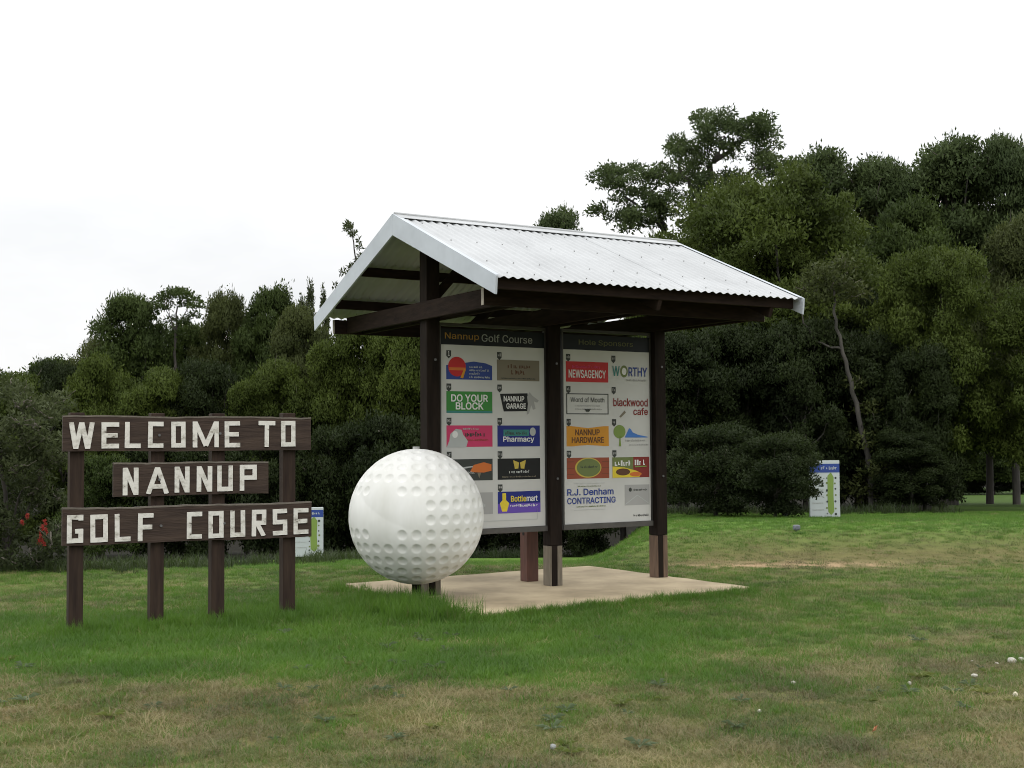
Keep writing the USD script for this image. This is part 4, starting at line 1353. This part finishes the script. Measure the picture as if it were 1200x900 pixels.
for k in range(3):
    protos.append(tuft(46, .048, .085, 1.05, pr)); mats.append(OLIVEB)
for k in range(3):
    protos.append(tuft(34, .070, .10, 1.32, pr, .0032)); mats.append(STRAWB)
idx = kind * 3 + gr.integers(0, 3, len(x))
z = height(x, y)
sc = gr.uniform(.7, 1.25, len(x)) * (1 + .35 * sstep(.6, 1, lu) * (y < 13.5)) * np.where(y > 17, .8, 1) * (1 + sstep(14, 24, y) * .3)
instancer('lawn_grass', 'short mown grass, green and straw coloured', 'grass', protos, mats, idx, np.stack([x, y, z], 1), gr.uniform(0, 2 * PI, len(x)), np.stack([sc, sc, sc * gr.uniform(.7, 1.2, len(x))], 1))

# long grass at the foot of the sign, the ball and the near slab edge
lx, ly, ls = [], [], []


def ring(cx, cy, r, n, s):
    a, k = gr.uniform(0, 2 * PI, n), np.sqrt(gr.uniform(0, 1, n))
    lx.extend(cx + r * k * np.cos(a)); ly.extend(cy + r * k * np.sin(a)); ls.extend(s * gr.uniform(.5, 1.15, n) * (1.1 - .55 * k))


def along(a, b, wdt, n, s):
    t = gr.uniform(0, 1, n)[:, None]
    p = np.array(a)[None] + (np.array(b) - np.array(a))[None] * t + gr.normal(0, wdt, (n, 2))
    lx.extend(p[:, 0]); ly.extend(p[:, 1]); ls.extend(s * gr.uniform(.4, 1.15, n))


ring(BC[0] - .1, BC[1] + .15, .60, 300, .8)
ring(BC[0] - .45, BC[1] - .1, .35, 110, .8)
along((BC[0] - .2, BC[1] - .35), SLAB[3] + [-.12, -.12], .17, 330, 1.15)
along(SLAB[3] + [-.1, -.1], SLAB[2] + [.0, -.15], .085, 520, .52)
along(SLAB[0] + [-.1, -.1], SLAB[3] + [-.12, .0], .10, 150, .7)
along(S0 + [0, .05], S0 + SU + [0, .05], .26, 520, .62)
for px in (91.5, 186, 257, 340):
    uu = su(px, 600)[0]
    c = S0 + SU / SLEN * uu
    ring(c[0], c[1] + .07, .26, 60, .85)
along((-2.1, 12.0), (BC[0] - .4, BC[1] - .2), .35, 330, .65)
lx, ly, ls = map(np.array, (lx, ly, ls))
keep = ~on_slab(lx, ly, -.03)
lx, ly, ls = lx[keep], ly[keep], ls[keep]
pr = np.random.default_rng(6)
lp = [tuft(26, .20, .06, .42, pr, .0052) for _ in range(4)] + [tuft(20, .18, .06, .6, pr, .0046)]
instancer('long_grass', 'long lush unmown grass round the ball, the sign posts and the slab edge', 'grass', lp, [GREENB] * 4 + [OLIVEB], gr.choice(5, len(lx), p=[.22, .22, .22, .22, .12]), np.stack([lx, ly, height(lx, ly)], 1), gr.uniform(0, 2 * PI, len(lx)), np.stack([ls * .5 + .5, ls * .5 + .5, ls], 1))


# tangled clumps of dead thatch and coarse turf in the dry foreground
tx, ty = scatter(5.4, 10.5, 26)
tl, tb, _ = lushness(tx, ty)
tn = meshkit.fbm(np.stack([tx / .7, ty / .7, 0 * tx], -1), 3, 91)
keep = ~on_slab(tx, ty, .1) & (gr.uniform(0, 1, len(tx)) < (1 - tl) * (.2 + 2.2 * (tn - .35)))
tx, ty = tx[keep], ty[keep]
pr = np.random.default_rng(36)
ts = gr.uniform(.5, 1.25, len(tx))
instancer('dead_thatch', 'tangled clumps of dead straw and coarse turf in the dry foreground', 'dry grass', [tuft(46, .12, .10, 1.15, pr, .0034), tuft(46, .11, .12, 1.25, pr, .0034), tuft(40, .085, .08, .8, pr, .004)], [STRAWB, STRAWB, OLIVEB], gr.choice(3, len(tx), p=[.36, .36, .28]), np.stack([tx, ty, height(tx, ty)], 1), gr.uniform(0, 2 * PI, len(tx)), np.stack([ts, ts, ts], 1))


# flat rosette weeds scattered in the dry turf
def rosette(n, rng):
    vs, fs, k = [], [], 0
    for i in range(n):
        a = 2 * PI * i / n + rng.uniform(-.3, .3)
        d, s = np.array([math.cos(a), math.sin(a), 0]), np.array([-math.sin(a), math.cos(a), 0])
        L = rng.uniform(.05, .09)
        w = L * .26
        up = rng.uniform(.1, .45)
        pts = [d * 0, d * L * .5 + s * w / 2 + [0, 0, L * up], d * L + [0, 0, L * up * .7], d * L * .5 - s * w / 2 + [0, 0, L * up]]
        vs += [np.asarray(p) + [0, 0, .012] for p in pts]
        fs += [(k, k + 1, k + 2), (k, k + 2, k + 3)]
        k += 4
    return np.array(vs), np.array(fs)


wx, wy = scatter(5.6, 11, 5)
keep = ~on_slab(wx, wy, .1) & (meshkit.fbm(np.stack([wx / .8, wy / .8, 0 * wx], -1), 3, 61) > .5)
wx, wy = wx[keep], wy[keep]
pr = np.random.default_rng(16)
ws = gr.uniform(.5, 1.3, len(wx))
instancer('lawn_weeds', 'flat leafy weeds scattered through the dry foreground grass', 'weeds', [rosette(9, pr), rosette(12, pr), rosette(7, pr)], [SILVERB, OLIVEB, SILVERB], gr.integers(0, 3, len(wx)), np.stack([wx, wy, height(wx, wy)], 1), gr.uniform(0, 2 * PI, len(wx)), np.stack([ws, ws, ws], 1))

# rough undergrowth along the foot of the wood
ux, uy, us_ = [], [], []
for pa, pb_, n in (((-8.2, 17.0), (-4.6, 17.6), 260), ((-5.6, 18.6), (-3.0, 25.0), 240), ((-3.4, 26.3), (1.5, 27.4), 300), ((3.5, 27.2), (9.3, 27.0), 200)):
    t = gr.uniform(0, 1, n)[:, None]
    p = np.array(pa) + (np.array(pb_) - np.array(pa)) * t + gr.normal(0, .35, (n, 2))
    ux.extend(p[:, 0]); uy.extend(p[:, 1]); us_.extend(gr.uniform(.4, 1.3, n))
ux, uy, us_ = map(np.array, (ux, uy, us_))
pr = np.random.default_rng(26)
instancer('undergrowth', 'rough grass and low leafy undergrowth along the foot of the trees', 'undergrowth', [tuft(26, .22, .12, .6, pr, .012) for _ in range(3)] + [rosette(16, pr)], [UNDERB, UNDERB, UNDERB, UNDERB], gr.integers(0, 4, len(ux)), np.stack([ux, uy, height(ux, uy)], 1), gr.uniform(0, 2 * PI, len(ux)), np.stack([us_, us_, us_], 1))
